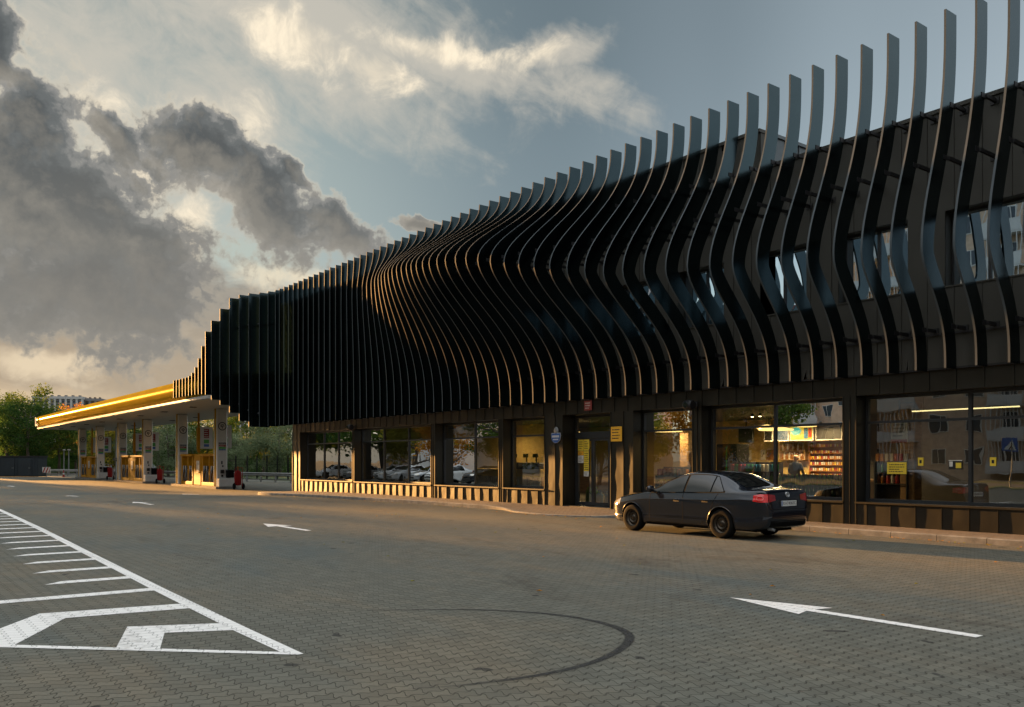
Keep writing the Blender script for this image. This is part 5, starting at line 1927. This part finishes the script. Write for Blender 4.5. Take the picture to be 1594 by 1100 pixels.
M['brick_wall'] = mat('ochre_brick_wall', (0.44, 0.32, 0.23), 0.85, var=.15, vscale=2)
M['roof_red'] = mat('red_roof', (0.16, 0.05, 0.04), 0.7)
mirror_block(-52, -14, -42, 14, 25, 8, 12, M['brick_wall'], M['pale_wall'], 'brown brick apartment block with white balconies, mirrored in the right windows', (1, 2, 5, 9, 10))
mirror_block(-12, 16, -46, 14, 28, 9, 9, M['brick_wall'], M['pale_wall'], 'brown apartment block further along the street, mirrored in the rightmost windows', (1, 4, 7))
mirror_block(-98, -58, -72, 14, 24, 8, 13, M['brown_wall'], M['grey_wall'], 'long grey apartment block mirrored in the upper panes of the lit window', (2, 3, 7, 8, 11))
mirror_block(-80, -54, -60, 12, 22, 7, 9, M['brick_wall'], M['pale_wall'], 'ochre apartment block mirrored in the upper right pane of the lit window', (1, 4, 7))
mirror_block(-128, -104, -58, 16, 34, 11, 7, M['pale_wall'], M['grey_wall'], 'tall white apartment block mirrored in the windows beside the door', (2, 5))
mirror_block(-168, -140, -52, 16, 30, 10, 8, M['pale_wall'], M['grey_wall'], 'far white apartment block mirrored in the left shop windows', (1, 6))

# blue pedestrian crossing sign on its pole across the street (a reflection in the picture)
t = thing('crossing_sign', 'blue pedestrian crossing sign on a pole, mirrored in the rightmost window', 'road sign', (-24.0, -17.0, 0))
MB().tube([(0, 0, 0), (0, 0, 3.1)], .04, 8).build('pole', M['steel'], t, smooth=True, world=False)
mb = MB().cbox(-.42, .42, -.02, .02, 2.3, 3.14, .01)
mb.add([(-.32, .024, 2.4), (.32, .024, 2.4), (0, .024, 3.04)], [(0, 1, 2)], 1)
mb.build('sign_plate', [M['blue'], M['white']], t, world=False)
mb = MB().tube([(0, .03, 2.62), (.02, .03, 2.80)], .035, 6).tube([(0, .03, 2.62), (-.12, .03, 2.42)], .025, 6).tube([(0, .03, 2.62), (.12, .03, 2.42)], .025, 6).lathe([(0, .01), (.04, .03), (0, .05)], 'y', (.02, 0, 2.9), 10)
mb.build('walking_figure', M['black'], t, world=False)

# ------------------------------------------------------------------ container, barrier, fence, lamps behind the pumps
x, y = pos(20, 108)
rz = math.atan2(-FW.x, FW.y) + R(4)
t = thing('site_container', 'dark navy steel container below the trees at the left edge', 'container', (x, y, -.3), rz)
w = 3.05
mb = MB()
mb.box(-4.2, w, 0, 2.4, .05, 2.52)
for i in range(24):
    a = -4.2 + (w + 4.2) * i / 24
    mb.box(a + .05, a + .19, -.04, .0, .15, 2.42)
mb.build('walls', M['container'], t, world=False)
MB().box(-4.28, w + .08, -.08, 2.5, 2.52, 2.66).build('roof', M['black'], t, world=False)
for a in (-1.3, .7):
    d = MB().box(a, a + 1.5, -.07, -.042, .15, 2.35).build('door', M['container'], t, world=False)
    MB().box(a + 1.2, a + 1.45, -.11, -.072, 1.1, 1.16).build('handle', M['steel'], d, world=False)


def barrier(pts, name, label, h=.72):
    t = thing(name, label, 'crash barrier', (pts[0][0], pts[0][1], -.3))
    pr = [(.00, .0), (.06, .03), (.08, .08), (.03, .13), (.03, .18), (.08, .23), (.06, .28), (.0, .31)]
    gp = []
    for i, p in enumerate(pts):
        a, b = Vector(pts[max(i - 1, 0)]), Vector(pts[min(i + 1, len(pts) - 1)])
        d = (b - a).normalized(); n = Vector((d.y, -d.x))
        if n.y > 0: n = -n
        for o, z in pr:
            gp.append((p[0] + n.x * o, p[1] + n.y * o, -.3 + h - .31 + z))
    MB().grid(gp, len(pr), len(pts)).build('rail', M['steel'], t, smooth=True)
    mb = MB()
    for a, b in zip(pts, pts[1:]):
        mb.bar((a[0], a[1] + .25, -.3 + h - .05), (b[0], b[1] + .25, -.3 + h - .05), .08, .08)
        mb.bar((a[0], a[1] + .15, -.3 + .25), (b[0], b[1] + .15, -.3 + .25), .05, .10)
    mb.build('back_rail', M['steel'], t)
    acc = 0
    for a, b in zip(pts, pts[1:]):
        n = max(1, int(math.dist(a, b) / 2.5))
        for i in range(n):
            q = (a[0] + (b[0] - a[0]) * i / n, a[1] + (b[1] - a[1]) * i / n)
            MB().box(q[0] - .06, q[0] + .06, q[1] + .02, q[1] + .16, -.35, -.3 + h - .02).build('post', M['steel'], t)
    return t


barrier([(-50, 33.5), (-62, 32.3), (-75, 31.3), (-88, 29.2), (-100, 27.0)], 'crash_barrier', 'galvanised crash barrier behind the nearest pump island', .9)
barrier([(-104, 27.2), (-115, 25.0), (-124, 22.5), (-134, 20.0)], 'crash_barrier', 'crash barrier between the canopy and the dark container', .9)

t = thing('security_fence', 'black steel fence between crash barrier and trees', 'fence', (-90, 36, -.3))
fp = [(-48, 39), (-62, 38.2), (-80, 36.8), (-96, 35), (-112, 31.5)]
mesh_m = bpy.data.materials.new('fence_wire'); mesh_m.use_nodes = True
_p = mesh_m.node_tree.nodes['Principled BSDF']; _p.inputs['Base Color'].default_value = (.012, .013, .012, 1); _p.inputs['Roughness'].default_value = .9; _p.inputs['Specular IOR Level'].default_value = 0.05
mb = MB()
for a, b in zip(fp, fp[1:]):
    L = math.dist(a, b)
    n = int(L / 2.2)
    for i in range(n):
        q = [a[k] + (b[k] - a[k]) * i / n for k in (0, 1)]
        MB().box(q[0] - .06, q[0] + .06, q[1] - .06, q[1] + .06, -.35, 2.3)  .build('post', mesh_m, t)
    for z in (0.1, .7, 1.3, 1.9):
        mb.bar((a[0], a[1] - .03, z), (b[0], b[1] - .03, z), .02, .025)
    n = int(L / .22)
    for i in range(n):
        q = [a[k] + (b[k] - a[k]) * i / n for k in (0, 1)]
        mb.box(q[0] - .008, q[0] + .008, q[1] - .045, q[1] - .03, -.25, 2.0)
mb.build('wire_panels', mesh_m, t)

t = thing('hazard_board', 'red and white striped hazard board beside the barrier', 'hazard sign', (*pos(72.5, 107), -.3), math.atan2(-FW.x, FW.y))
MB().box(-.04, .04, 0, .06, 0, 1.0).build('post', M['steel'], t, world=False)
mb = MB().box(-.5, .5, -.04, -.005, .55, 1.25, 0)
for i in range(3):
    x0 = -.5 + i * .36
    mb.add([(x0, -.045, .57), (min(x0 + .16, .49), -.045, .57), (min(x0 + .44, .49), -.045, 1.23), (min(x0 + .28, .49), -.045, 1.23)], [(0, 1, 2, 3)], 1)
mb.build('striped_panel', [M['gloss_white'], M['red']], t, world=False)
t = thing('traffic_cone', 'small red and white marker post by the far island', 'cone', (*pos(99, 108), -.3))
MB().lathe([(.22, 0), (.22, .05), (.12, .06), (.10, .3), (.08, .55), (.05, .85), (0, .86)], n=14).build('body', M['red'], t, smooth=True, world=False)
MB().lathe([(.115, .32), (.095, .5), (.09, .52)], n=14).build('band', M['gloss_white'], t, smooth=True, world=False)

for px_, lab in ((99.5, 'left of the twin street lamps behind the canopy'), (107, 'right of the twin street lamps behind the canopy')):
    x, y = pos(px_, 128)
    t = thing('street_lamp', lab, 'street lamp', (x, y, -.3), group='twin street lamps')
    MB().tube([(0, 0, 0), (0, 0, 3.6)], [.10, .07], 8).build('pole', M['steel'], t, smooth=True, world=False)
    MB().cbox(-.35, .35, -.16, .16, 3.6, 3.72, .03).build('lamp_head', M['white'], t, world=False)
for px_, lab in ((459.5 - 240, 'slim white pole with camera beside the middle pump island'),):
    pass
x, y = pos(181, 96)
t = thing('camera_pole', 'slim grey pole with small flood lamps left of the middle island', 'pole', (x, y, -.3))
MB().tube([(0, 0, 0), (0, 0, 6.2)], [.14, .09], 10).build('pole', M['white'], t, smooth=True, world=False)
MB().bar((-.7, 0, 2.0), (.5, 0, 2.0), .08, .08).build('arm', M['steel'], t, world=False)
for s in (-.6, .4):
    MB().cbox(s - .2, s + .2, -.2, .15, 2.04, 2.35, .04).build('flood_lamp', M['steel'], t, world=False)

# ------------------------------------------------------------------ inside the shop
FL = 0.14


def interior():
    # warm back wall and partition
    t = thing('partition_wall', 'yellow back wall of the lit shop', 'wall', (-18, 29.3, FL))
    MB().box(-45.5, -18.0, 29.3, 29.5, FL, 3.35).build('plaster', M['yellow_wall'], t)
    MB().box(-45.5, -18.0, 29.27, 29.298, FL, .95).build('dado', M['wood'], t)
    t = thing('partition_wall', 'yellow wall behind the coffee counter', 'wall', (-33, 24.8, FL))
    MB().box(-38.5, -30.2, 24.8, 25.0, FL, 3.35).build('plaster', M['yellow_wall'], t)
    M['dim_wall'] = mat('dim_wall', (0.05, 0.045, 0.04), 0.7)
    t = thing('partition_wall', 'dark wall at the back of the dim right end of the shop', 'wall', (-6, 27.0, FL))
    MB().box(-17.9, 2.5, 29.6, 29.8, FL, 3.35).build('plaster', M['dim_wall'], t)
    t = thing('partition_wall', 'dark wall behind the leftmost shop windows', 'wall', (-36, 25.0, FL))
    MB().box(-45.5, -38.6, 25.0, 25.2, FL, 3.35).build('plaster', M['grey_wall'], t)
    # round pillar clad in orange wood, between right windows
    for px_, yy, lab in ((1071, 24.0, 'orange wooden pillar seen through the window behind the car roof'), (1418, 24.5, 'orange wooden pillar seen through the rightmost window')):
        x = at(px_, yy)
        t = thing('wooden_pillar', lab, 'pillar', (x, yy, FL))
        MB().cbox(x - .22, x + .22, yy - .22, yy + .22, FL, 3.34, .03).build('cladding', M['wood'], t)
        MB().cbox(x - .26, x + .26, yy - .26, yy + .26, FL, FL + .14, .02).build('base', M['black'], t)
    # counter by the coffee corner (seen in the window left of the door)
    ca, cb = at(738, 23.2), at(852, 23.2)
    t = thing('coffee_counter', 'slatted counter with pale top seen through the window left of the door', 'counter', ((ca + cb) / 2, 23.2, FL))
    MB().cbox(ca, cb, 22.8, 23.6, 1.0, 1.32, .02).build('worktop', M['yellow_wall'], t)
    mb = MB()
    k = int((cb - ca) / .15)
    for i in range(k):
        mb.box(ca + .05 + i * .15, ca + .13 + i * .15, 22.86, 22.92, FL + .1, 1.0)
    mb.box(ca + .05, cb - .05, 22.93, 23.55, FL, 1.0, 1)
    mb.build('slatted_front', [M['goods_white'], M['wood']], t)
    for px_, lab in ((806, 'left black coffee machine on the slatted counter'), (823, 'middle black coffee machine on the slatted counter'), (838, 'right black grinder on the slatted counter')):
        x = at(px_, 23.2)
        t = thing('coffee_machine', lab, 'coffee machine', (x, 23.2, 1.32), group='machines on the coffee counter')
        MB().cbox(x - .26, x + .26, 23.0, 23.5, 1.32, 1.60, .04).build('body', M['black'], t)
        MB().tube([(x, 23.1, 1.60), (x, 23.08, 1.85)], .03, 8).build('column', M['black'], t)
        MB().cbox(x - .16, x + .16, 23.0, 23.06, 1.82, 1.98, .02).build('display', M['black'], t)
    # main till counter
    t = thing('till_counter', 'till counter in front of the bald attendant', 'counter', (-18.5, 27.6, FL))
    MB().cbox(-22.5, -15.2, 27.3, 27.95, .95, 1.05, .02).build('worktop', M['wood'], t)
    MB().box(-22.4, -15.3, 27.4, 27.9, FL, .95).build('front', M['brown_wall'], t)
    # back shelf with bottles
    def shelf(name, label, x0, x1, y, z0, z1, n, m='wood'):
        t = thing(name, label, 'shelf', ((x0 + x1) / 2, y, z0))
        MB().box(x0, x1, y + .30, y + .33, z0, z1).build('back_panel', M[m], t)
        for x in (x0, x1 - .03):
            MB().box(x, x + .03, y, y + .30, z0, z1).build('upright', M[m], t)
        for i in range(n + 1):
            z = z0 + (z1 - z0 - .03) * i / n
            MB().box(x0 + .03, x1 - .03, y, y + .30, z, z + .03).build('board', M[m], t)
        return t
    yb = 28.85
    xa, xb, xc, xd = at(1213, yb), at(1253, yb), at(1259, yb), at(1312, yb)
    shelf('bottle_shelf', 'wooden wall shelf of bottles above the bald attendant', xa, xb, yb, 1.70, 2.42, 2)
    shelf('cigarette_rack', 'tall lit rack of small packs right of the attendant', xc, xd, yb, 1.05, 2.42, 6, 'goods_amber')
    bt = MB().lathe([(0, 0), (.036, .004), (.038, .02), (.038, .17), (.016, .22), (.014, .28), (0, .282)], n=12)
    bot = {m: bt.mesh('bottle', M[m], smooth=True) for m in ('goods_amber', 'goods_green', 'goods_white')}
    for r, z in enumerate((1.73, 2.06)):
        for i in range(14):
            x = xa + .08 + (xb - xa - .16) * i / 13
            o = link('bottle', bot[['goods_amber', 'goods_white', 'goods_amber'][(i * 7 + r) % 3]], None, (x, yb + .12, z))
            tag(o, 'bottle on the wooden shelf above the bald attendant', 'bottle', 'bottles on the back shelf')
    pk = MB().cbox(-.028, .028, -.012, .012, 0, .10, .004)
    pks = [pk.mesh('cigarette_pack', M[m]) for m in ('goods_white', 'goods_orange', 'goods_red', 'goods_white', 'paper')]
    for r in range(6):
        z = 1.05 + (2.42 - 1.05 - .03) * r / 6 + .03
        for i in range(15):
            x = xc + .07 + (xd - xc - .14) * i / 14
            o = link('cigarette_pack', pks[(i * 3 + r * 2 + i // 4) % 5], None, (x, yb + .06, z))
            tag(o, 'small pack on the lit rack right of the attendant', 'pack', 'packs on the lit rack')
    # menu screens hung over the counter
    ys = 28.0
    for (p0, p1, z0, z1, m, lab) in ((1189, 1203, 2.42, 2.95, 'black', 'dark menu screen left of the mullion, hung over the counter'), (1207, 1228, 2.42, 2.95, 'screen', 'pale menu screen right of the mullion'), (1229, 1266, 2.42, 2.98, 'screen_y', 'yellow menu screen with a teal splash'), (1269, 1311, 2.42, 2.98, 'black', 'dark menu screen at the right of the row')):
        xa_, xb_ = at(p0, ys), at(p1, ys)
        t = thing('menu_screen', lab, 'screen', ((xa_ + xb_) / 2, ys, z0), group='menu screens over the counter')
        MB().box(xa_ + .01, xb_ - .01, ys, ys + .05, z0, z1).build('casing', M['goods_white'], t)
        MB().box(xa_ + .04, xb_ - .04, ys - .006, ys - .001, z0 + .04, z1 - .03).build('display', M[m], t)
        if m == 'screen_y':
            w = xb_ - xa_
            star = [(xa_ + w * .28 + (.20 if i % 2 else .26) * math.cos(i * math.pi / 12), z1 - .20 + (.13 if i % 2 else .17) * math.sin(i * math.pi / 12)) for i in range(24)]
            MB().prism(star, 'y', ys - .012, ys - .0065).build('splash', M['screen_g'], t)
            MB().box(xa_ + w * .62, xa_ + w * .78, ys - .012, ys - .0065, z0 + .08, z1 - .08).build('bottle_print', M['goods_blue'], t)
            MB().box(xa_ + w * .80, xa_ + w * .94, ys - .012, ys - .0065, z0 + .12, z1 - .08).build('pink_print', M['goods_red'], t)
        MB().tube([((xa_ + xb_) / 2, ys + .03, z1), ((xa_ + xb_) / 2, ys + .03, 3.35)], .02, 6).build('hanger', M['black'], t)
    xa_, xb_ = at(1149, ys), at(1172, ys)
    t = thing('menu_screen', 'black unlit screen high on the yellow wall, far left of the row', 'screen', (xa_, ys, 2.4), group='menu screens over the counter')
    MB().cbox(xa_, xb_, ys, ys + .08, 2.40, 2.98, .02).build('casing', M['black'], t)
    MB().tube([((xa_ + xb_) / 2, ys + .04, 2.98), ((xa_ + xb_) / 2, ys + .04, 3.35)], .02, 6).build('hanger', M['black'], t)
    # pictures on the yellow wall
    for p0, p1, z0, z1, m, lab in ((1158, 1169, 1.70, 2.12, 'goods_white', 'pale picture with a slanting dark shape on the yellow wall'), (1184, 1191, 1.72, 2.12, 'goods_white', 'narrow picture on the yellow wall'), (1193, 1203, 1.72, 2.12, 'goods_amber', 'brown picture near the mullion on the yellow wall')):
        yw = 29.25
        a, b = at(p0, yw), at(p1, yw)
        t = thing('wall_picture', lab, 'picture', ((a + b) / 2, yw, z0), group='pictures on the yellow wall')
        MB().box(a, b, yw, yw + .03, z0, z1).build('sheet', M[m], t)
        MB().prism([(a + (b - a) * .2, z0 + .12), (a + (b - a) * .35, z0 + .10), (a + (b - a) * .85, z0 + .26), (a + (b - a) * .7, z0 + .30)], 'y', yw - .008, yw - .001).build('drawing', M['brown_wall'], t)
    # tall dark fridge with green edge
    yy = 25.0
    a, b = at(1115, yy), at(1146, yy)
    t = thing('drinks_fridge', 'tall dark drinks fridge with a green edge left in the lit window', 'fridge', ((a + b) / 2, yy, FL))
    MB().cbox(a, b, yy, yy + .75, FL, 2.28, .03).build('cabinet', M['shirt'], t)
    MB().box(a + (b - a) * .50, a + (b - a) * .56, yy - .02, yy - .001, .3, 2.2).build('edge_strip', M['goods_green'], t)
    MB().box(a + .05, a + (b - a) * .47, yy - .012, yy - .001, .3, 2.15).build('glass_door', M['car_glass'], t)
    # low shelves standing along the windows
    def gondola(label, p0, p1, y, tiers, z0, dz, kinds, seed):
        a, b = at(p0, y), at(p1, y)
        t = thing('display_shelf', label, 'display shelf', ((a + b) / 2, y, FL))
        for k in range(tiers):
            z = z0 + dz * k
            MB().box(a, b, y, y + .4, z - .03, z).build('board', M['black'], t)
        MB().box(a, b, y + .40, y + .42, FL, z0 + dz * tiers - .05).build('back_panel', M['black'], t)
        for x in (a, b - .04):
            MB().box(x, x + .04, y + .0, y + .39, FL, z0 + dz * (tiers - 1) - .031).build('upright', M['black'], t)
        rnd = random.Random(seed)
        n = int((b - a) / .135)
        for k in range(tiers):
            for i in range(n):
                kd, m, word, where = kinds[k](rnd, i)
                o = link(kd, SHAPES[kd, m], None, (a + .07 + (b - a - .14) * i / max(1, n - 1), y + .14 + rnd.uniform(-.02, .02), z0 + dz * k))
                tag(o, f'{word} on the {["lowest", "middle", "top"][k + 3 - tiers] if tiers > 1 else "only"} board of the {where}', kd.split('_')[-1], f'{word}s on the {where}')
    big = MB().lathe([(0, 0), (.052, .005), (.055, .03), (.055, .15), (.05, .2), (.022, .26), (.02, .30), (0, .302)], n=10)
    bxm = MB().cbox(-.055, .055, -.08, .08, 0, .22, .008)
    can = MB().lathe([(0, 0), (.032, .003), (.034, .02), (.034, .14), (.028, .16), (0, .16)], n=10)
    SHAPES = {}
    for m in ('goods_green', 'goods_blue', 'goods_red', 'goods_orange', 'goods_white', 'goods_amber', 'goods_lime'):
        SHAPES['drink_bottle', m] = big.mesh('drink_bottle', M[m], smooth=True)
        SHAPES['snack_box', m] = bxm.mesh('snack_box', M[m])
        SHAPES['drink_can', m] = can.mesh('drink_can', M[m], smooth=True)
    gb = lambda where, pal, kd, word: (lambda r, i: (kd, pal[(i // 2) % len(pal)] if r.random() > .25 else r.choice(pal), word, where))
    w6 = 'low shelf behind the wide lit window'
    gondola('low shelf of green bottles right behind the wide lit window', 1206, 1311, 20.6, 3, .32, .34, [gb(w6, ['goods_green', 'goods_green', 'goods_white'], 'drink_bottle', 'green bottle')] * 2 + [gb(w6, ['goods_green', 'goods_green', 'goods_lime'], 'drink_bottle', 'green bottle')], 1)
    w6b = 'counter shelf above the car roof'
    gondola('row of colourful snack boxes above the car roof in the lit window', 1135, 1206, 22.0, 2, 1.00, .34, [gb(w6b, ['goods_green', 'goods_white', 'goods_lime'], 'drink_bottle', 'green bottle'), gb(w6b, ['goods_orange', 'goods_red', 'goods_green', 'goods_blue', 'goods_white', 'goods_blue'], 'snack_box', 'colourful snack box')], 2)
    w5 = 'shelf in the narrow window by the car'
    gondola('shelf of green goods behind the narrow window at the car bonnet', 1020, 1066, 21.5, 3, .50, .34, [gb(w5, ['goods_green', 'goods_white'], 'drink_bottle', 'green bottle'), gb(w5, ['goods_green', 'goods_lime', 'goods_white'], 'drink_can', 'green can'), gb(w5, ['goods_red', 'goods_orange', 'goods_green'], 'snack_box', 'snack box')], 3)
    w7 = 'shelf in the dim rightmost window'
    gondola('dim shelf of bottles behind the wide yellow notice', 1360, 1412, 24.2, 3, 1.00, .33, [gb(w7, ['goods_amber', 'goods_white', 'goods_red'], 'drink_bottle', 'amber bottle'), gb(w7, ['goods_amber', 'goods_green'], 'drink_bottle', 'amber bottle'), gb(w7, ['goods_orange', 'goods_white', 'goods_red'], 'snack_box', 'snack box')], 4)
    # hanging banner in the rightmost window
    yy = 22.5
    a, b = at(1387, yy), at(1412, yy)
    t = thing('hanging_banner', 'white banner with red lower edge hanging in the rightmost window', 'banner', ((a + b) / 2, yy, 2.1))
    MB().box(a, b, yy, yy + .02, 2.15, 2.75).build('sheet', M['goods_white'], t)
    mb = MB().box(a, b, yy - .006, yy - .001, 2.15, 2.25, 0)
    lattice_strokes(mb, yy - .004, a + .05, b - .05, 2.3, 2.7, 4, 1, 44, 'y')
    mb.build('printing', [M['goods_red'], M['grey_wall']], t)
    MB().tube([((a + b) / 2, yy + .01, 2.75), ((a + b) / 2, yy + .01, 3.35)], .01, 5).build('cord', M['black'], t)
    # washer fluid canisters behind the door
    def canister(x, y, m, lab, h=.42):
        t = thing('fluid_canister', lab, 'canister', (x, y, FL), group='canisters behind the door')
        MB().cbox(x - .13, x + .13, y - .09, y + .09, FL, FL + h, .05).build('body', M[m], t)
        MB().tube([(x - .08, y, FL + h - .02), (x - .06, y, FL + h + .09), (x + .05, y, FL + h + .09), (x + .06, y, FL + h - .02)], .018, 6).build('handle', M[m], t, smooth=True)
        MB().lathe([(.03, FL + h - .02), (.03, FL + h + .05), (0, FL + h + .05)], c=(x + .09, y, 0), n=10).build('cap', M['goods_white'], t)
    canister(-22.36, 20.25, 'goods_lime', 'leftmost lime green canister standing behind the door glass', .52)
    canister(-22.08, 20.30, 'goods_lime', 'second lime green canister standing behind the door glass', .52)
    canister(-21.82, 20.25, 'goods_blue', 'teal canister standing behind the door glass', .42)
    canister(-21.40, 20.25, 'goods_white', 'left white canister behind the right door leaf', .40)
    canister(-21.12, 20.28, 'goods_white', 'right white canister behind the right door leaf', .40)
    # lit lamps
    def disc(x, y, z, r, lab, e):
        t = thing('pendant_lamp', lab, 'lamp', (x, y, z), group='lit pendant lamps')
        MB().lathe([(0, z + .12), (.06, z + .12), (r * .9, z + .045), (r, z + .03), (r, z), (r * .98, z - .005), (0, z - .006)], c=(x, y, 0), n=40).build('lamp_shade', M['lamp'], t, smooth=True, sharp=35)
        MB().tube([(x, y, z + .11), (x, y, 3.36)], .008, 6).build('cable', M['black'], t)
        l = bpy.data.lights.new('pendant_light', 'AREA'); l.shape = 'DISK'; l.size = r * 1.8; l.energy = e * 1.25; l.color = (1.0, .66, .30)
        o = bpy.data.objects.new('pendant_light', l); COL.objects.link(o); o.location = (x, y, z - .02)
    yy = 22.3
    disc(at(1208, yy), yy, 2.60, .52, 'wide disc lamp glowing behind the mullion of the lit window', 15)
    disc(at(1198, 27.2), 27.2, 2.86, .40, 'disc lamp deeper in the shop, over the counter', 28)
    disc(at(1256, 27.1), 27.1, 2.90, .34, 'added disc lamp before the rack, lighting rack and attendant', 30)  # added to light the attendant's head and the rack
    disc(at(1064, 24.0), 23.2, 2.72, .50, 'disc lamp glowing in the narrow window by the pillar', 10)
    disc(at(899, 24.5), 24.5, 2.80, .42, 'disc lamp seen through the pane over the entrance door', 13)
    disc(at(779, 23.4), 23.4, 2.95, .30, 'added disc lamp out of sight, brightening the coffee corner', 7)  # added lamp hidden by the pilaster, brightens the coffee corner
    disc(-20.0, 27.0, 2.9, .40, 'disc lamp at the back near the till', 15)
    yy = 22.0
    a, b = at(1420, yy), at(1587, yy)
    t = thing('linear_lamp', 'long thin linear lamp glowing in the rightmost window', 'lamp', ((a + b) / 2, yy, 2.96))
    MB().cbox(a, b, yy - .03, yy + .03, 2.945, 2.975, .006).build('lamp_body', M['lamp_line'], t)
    for x in (a + .3, b - .3):
        MB().tube([(x, yy, 2.975), (x, yy, 3.36)], .006, 5).build('cable', M['black'], t)
    l = bpy.data.lights.new('linear_light', 'AREA'); l.shape = 'RECTANGLE'; l.size = b - a; l.size_y = .08; l.energy = 1.5; l.color = (1, .75, .4)
    o = bpy.data.objects.new('linear_light', l); COL.objects.link(o); o.location = ((a + b) / 2, yy, 2.92)
    # small spots
    for px_, yy, z, lab in ((1171, 25.5, 3.25, 'left small ceiling spot in the lit window'), (1183, 24.6, 3.2, 'right small ceiling spot in the lit window'), (1307, 25, 3.12, 'single ceiling spot at the right jamb of the lit window')):
        x = at(px_, yy)
        t = thing('ceiling_spot', lab, 'lamp', (x, yy, z), group='small ceiling spots')
        MB().lathe([(0, z + .1), (.05, z + .1), (.055, z), (0, z + .01)], c=(x, yy, 0), n=14).build('housing', M['black'], t, smooth=True)
        MB().lathe([(0, z - .015), (.045, z - .012), (.045, z - .002)], c=(x, yy, 0), n=14).build('bulb', M['lamp_hot'], t, smooth=True)


M['lamp_hot'] = mat('lit_bulb', (1, .8, .5), .5, emit=(1.0, .72, .34), estr=5)
interior()


# ------------------------------------------------------------------ the attendant, seen from behind
def skin_mesh(vs, es, rs, name, sub=2):
    me = bpy.data.meshes.new(name)
    me.from_pydata(vs, es, [])
    o = bpy.data.objects.new(name, me)
    COL.objects.link(o)
    sk = o.modifiers.new('skin', 'SKIN')
    sk.use_smooth_shade = True
    for i, r in enumerate(rs):
        rr = r if isinstance(r, tuple) else (r, r)
        me.skin_vertices[0].data[i].radius = rr
        me.skin_vertices[0].data[i].use_root = (i == 0)
    sb = o.modifiers.new('sub', 'SUBSURF'); sb.levels = sub; sb.render_levels = sub
    bpy.context.view_layer.update()
    out = bpy.data.meshes.new_from_object(o.evaluated_get(bpy.context.evaluated_depsgraph_get()))
    bpy.data.objects.remove(o)
    return out


def build_person():
    x, y = at(1238, 26.75), 26.75
    t = thing('person', 'bald person in a dark shirt seen from behind at the counter', 'person', (x, y, FL), R(8))
    V_ = []; E_ = []; R_ = []
    def v(p, r, link_to=None):
        V_.append(p); R_.append(r)
        if link_to is not None: E_.append((link_to, len(V_) - 1))
        return len(V_) - 1
    pel = v((0, 0, .95), (.165, .125))
    ab = v((0, .0, 1.10), (.165, .12), pel)
    ch = v((0, .02, 1.30), (.195, .13), ab)
    nk0 = v((0, .03, 1.46), (.10, .085), ch)
    nk = v((0, .045, 1.53), (.062, .062), nk0)
    h1 = v((0, .06, 1.60), (.078, .095), nk)
    h2 = v((0, .06, 1.685), (.082, .105), h1)
    h3 = v((0, .055, 1.745), (.06, .078), h2)
    fingers = []
    for s in (-1, 1):
        hip = v((s * .095, 0, .88), .10, pel)
        kn = v((s * .11, .02, .50), .066, hip)
        an = v((s * .115, -.02, .10), .048, kn)
        v((s * .125, .14, .045), .042, an)
        sh = v((s * .185, .02, 1.40), .078, ch)
        el = v((s * .27, .04, 1.12), .050, sh)
        wr = v((s * .20, .27, 1.05), .034, el)
        pm = v((s * .185, .36, 1.045), (.045, .022), wr)
        for f in range(4):
            bx = s * (.155 + .02 * f)
            k1 = v((bx, .405, 1.04), .0095, pm)
            k2 = v((bx, .44 + .006 * (1.5 - abs(f - 1.5)), 1.025), .0085, k1)
            v((bx, .46 + .008 * (1.5 - abs(f - 1.5)), 1.0), .0075, k2)
        th = v((s * .145, .35, 1.035), .011, pm)
        v((s * .125, .39, 1.03), .009, th)
    me = skin_mesh(V_, E_, R_, 'body', 2)
    me.materials.append(M['shirt']); me.materials.append(M['skin'])
    for p in me.polygons:
        c = p.center
        skin = c.z > 1.50 or (c.y > .22 and c.z < 1.2 and c.z > .95)
        p.material_index = 1 if skin else 0
    link('body', me, t)
    f = MB()
    for s in (-1, 1):
        f.lathe([(0, -.012), (.025, -.01), (.032, 0), (.025, .01), (0, .012)], 'x', (s * .088, .05, 1.645), 12)
    f.build('ears', M['skin'], t, smooth=True, world=False)
    fc = MB()
    fc.lathe([(0, .02), (.02, .01), (.026, -.02), (0, -.03)], 'z', (0, .165, 1.64), 10)
    for s in (-1, 1):
        fc.lathe([(0, -.008), (.012, 0), (0, .008)], 'y', (s * .034, .155, 1.672), 10)
    fc.build('face', M['skin'], t, smooth=True, world=False)
    cl = MB().lathe([(.098, 1.455), (.092, 1.50), (.078, 1.515), (.078, 1.50)], c=(0, .035, 0), n=20)
    cl.build('shirt_collar', M['shirt'], t, smooth=True, world=False)


build_person()


# ------------------------------------------------------------------ fallen leaves blown against the kerb
def leaves():
    rnd = random.Random(5)
    mb = MB()
    for i in range(420):
        x = rnd.uniform(-42, 0)
        if rnd.random() < .72:
            base = 17.80 if x > -18 else (16.75 if x > -23 else 17.35 + (x + 23) * .055)
            y = base - abs(rnd.gauss(0, .22)) - .02
        else:
            y = rnd.uniform(6, 17)
        s = rnd.uniform(.022, .05)
        a = rnd.uniform(0, 6.28)
        z = gz(x) + .012 + rnd.uniform(0, .012)
        dx, dy = math.cos(a) * s, math.sin(a) * s
        mb.add([(x - dx, y - dy, z), (x + dy * .5, y - dx * .5, z + s * .3), (x + dx, y + dy, z), (x - dy * .5, y + dx * .5, z + s * .25)], [(0, 1, 2, 3)], rnd.randrange(2))
    o = mb.build('fallen_leaves', [LEAF['orange'], LEAF['yellow']])
    tag(o, 'dry yellow leaves scattered along the kerb', None, 'leaves', 'stuff')


leaves()
bpy.context.view_layer.update()
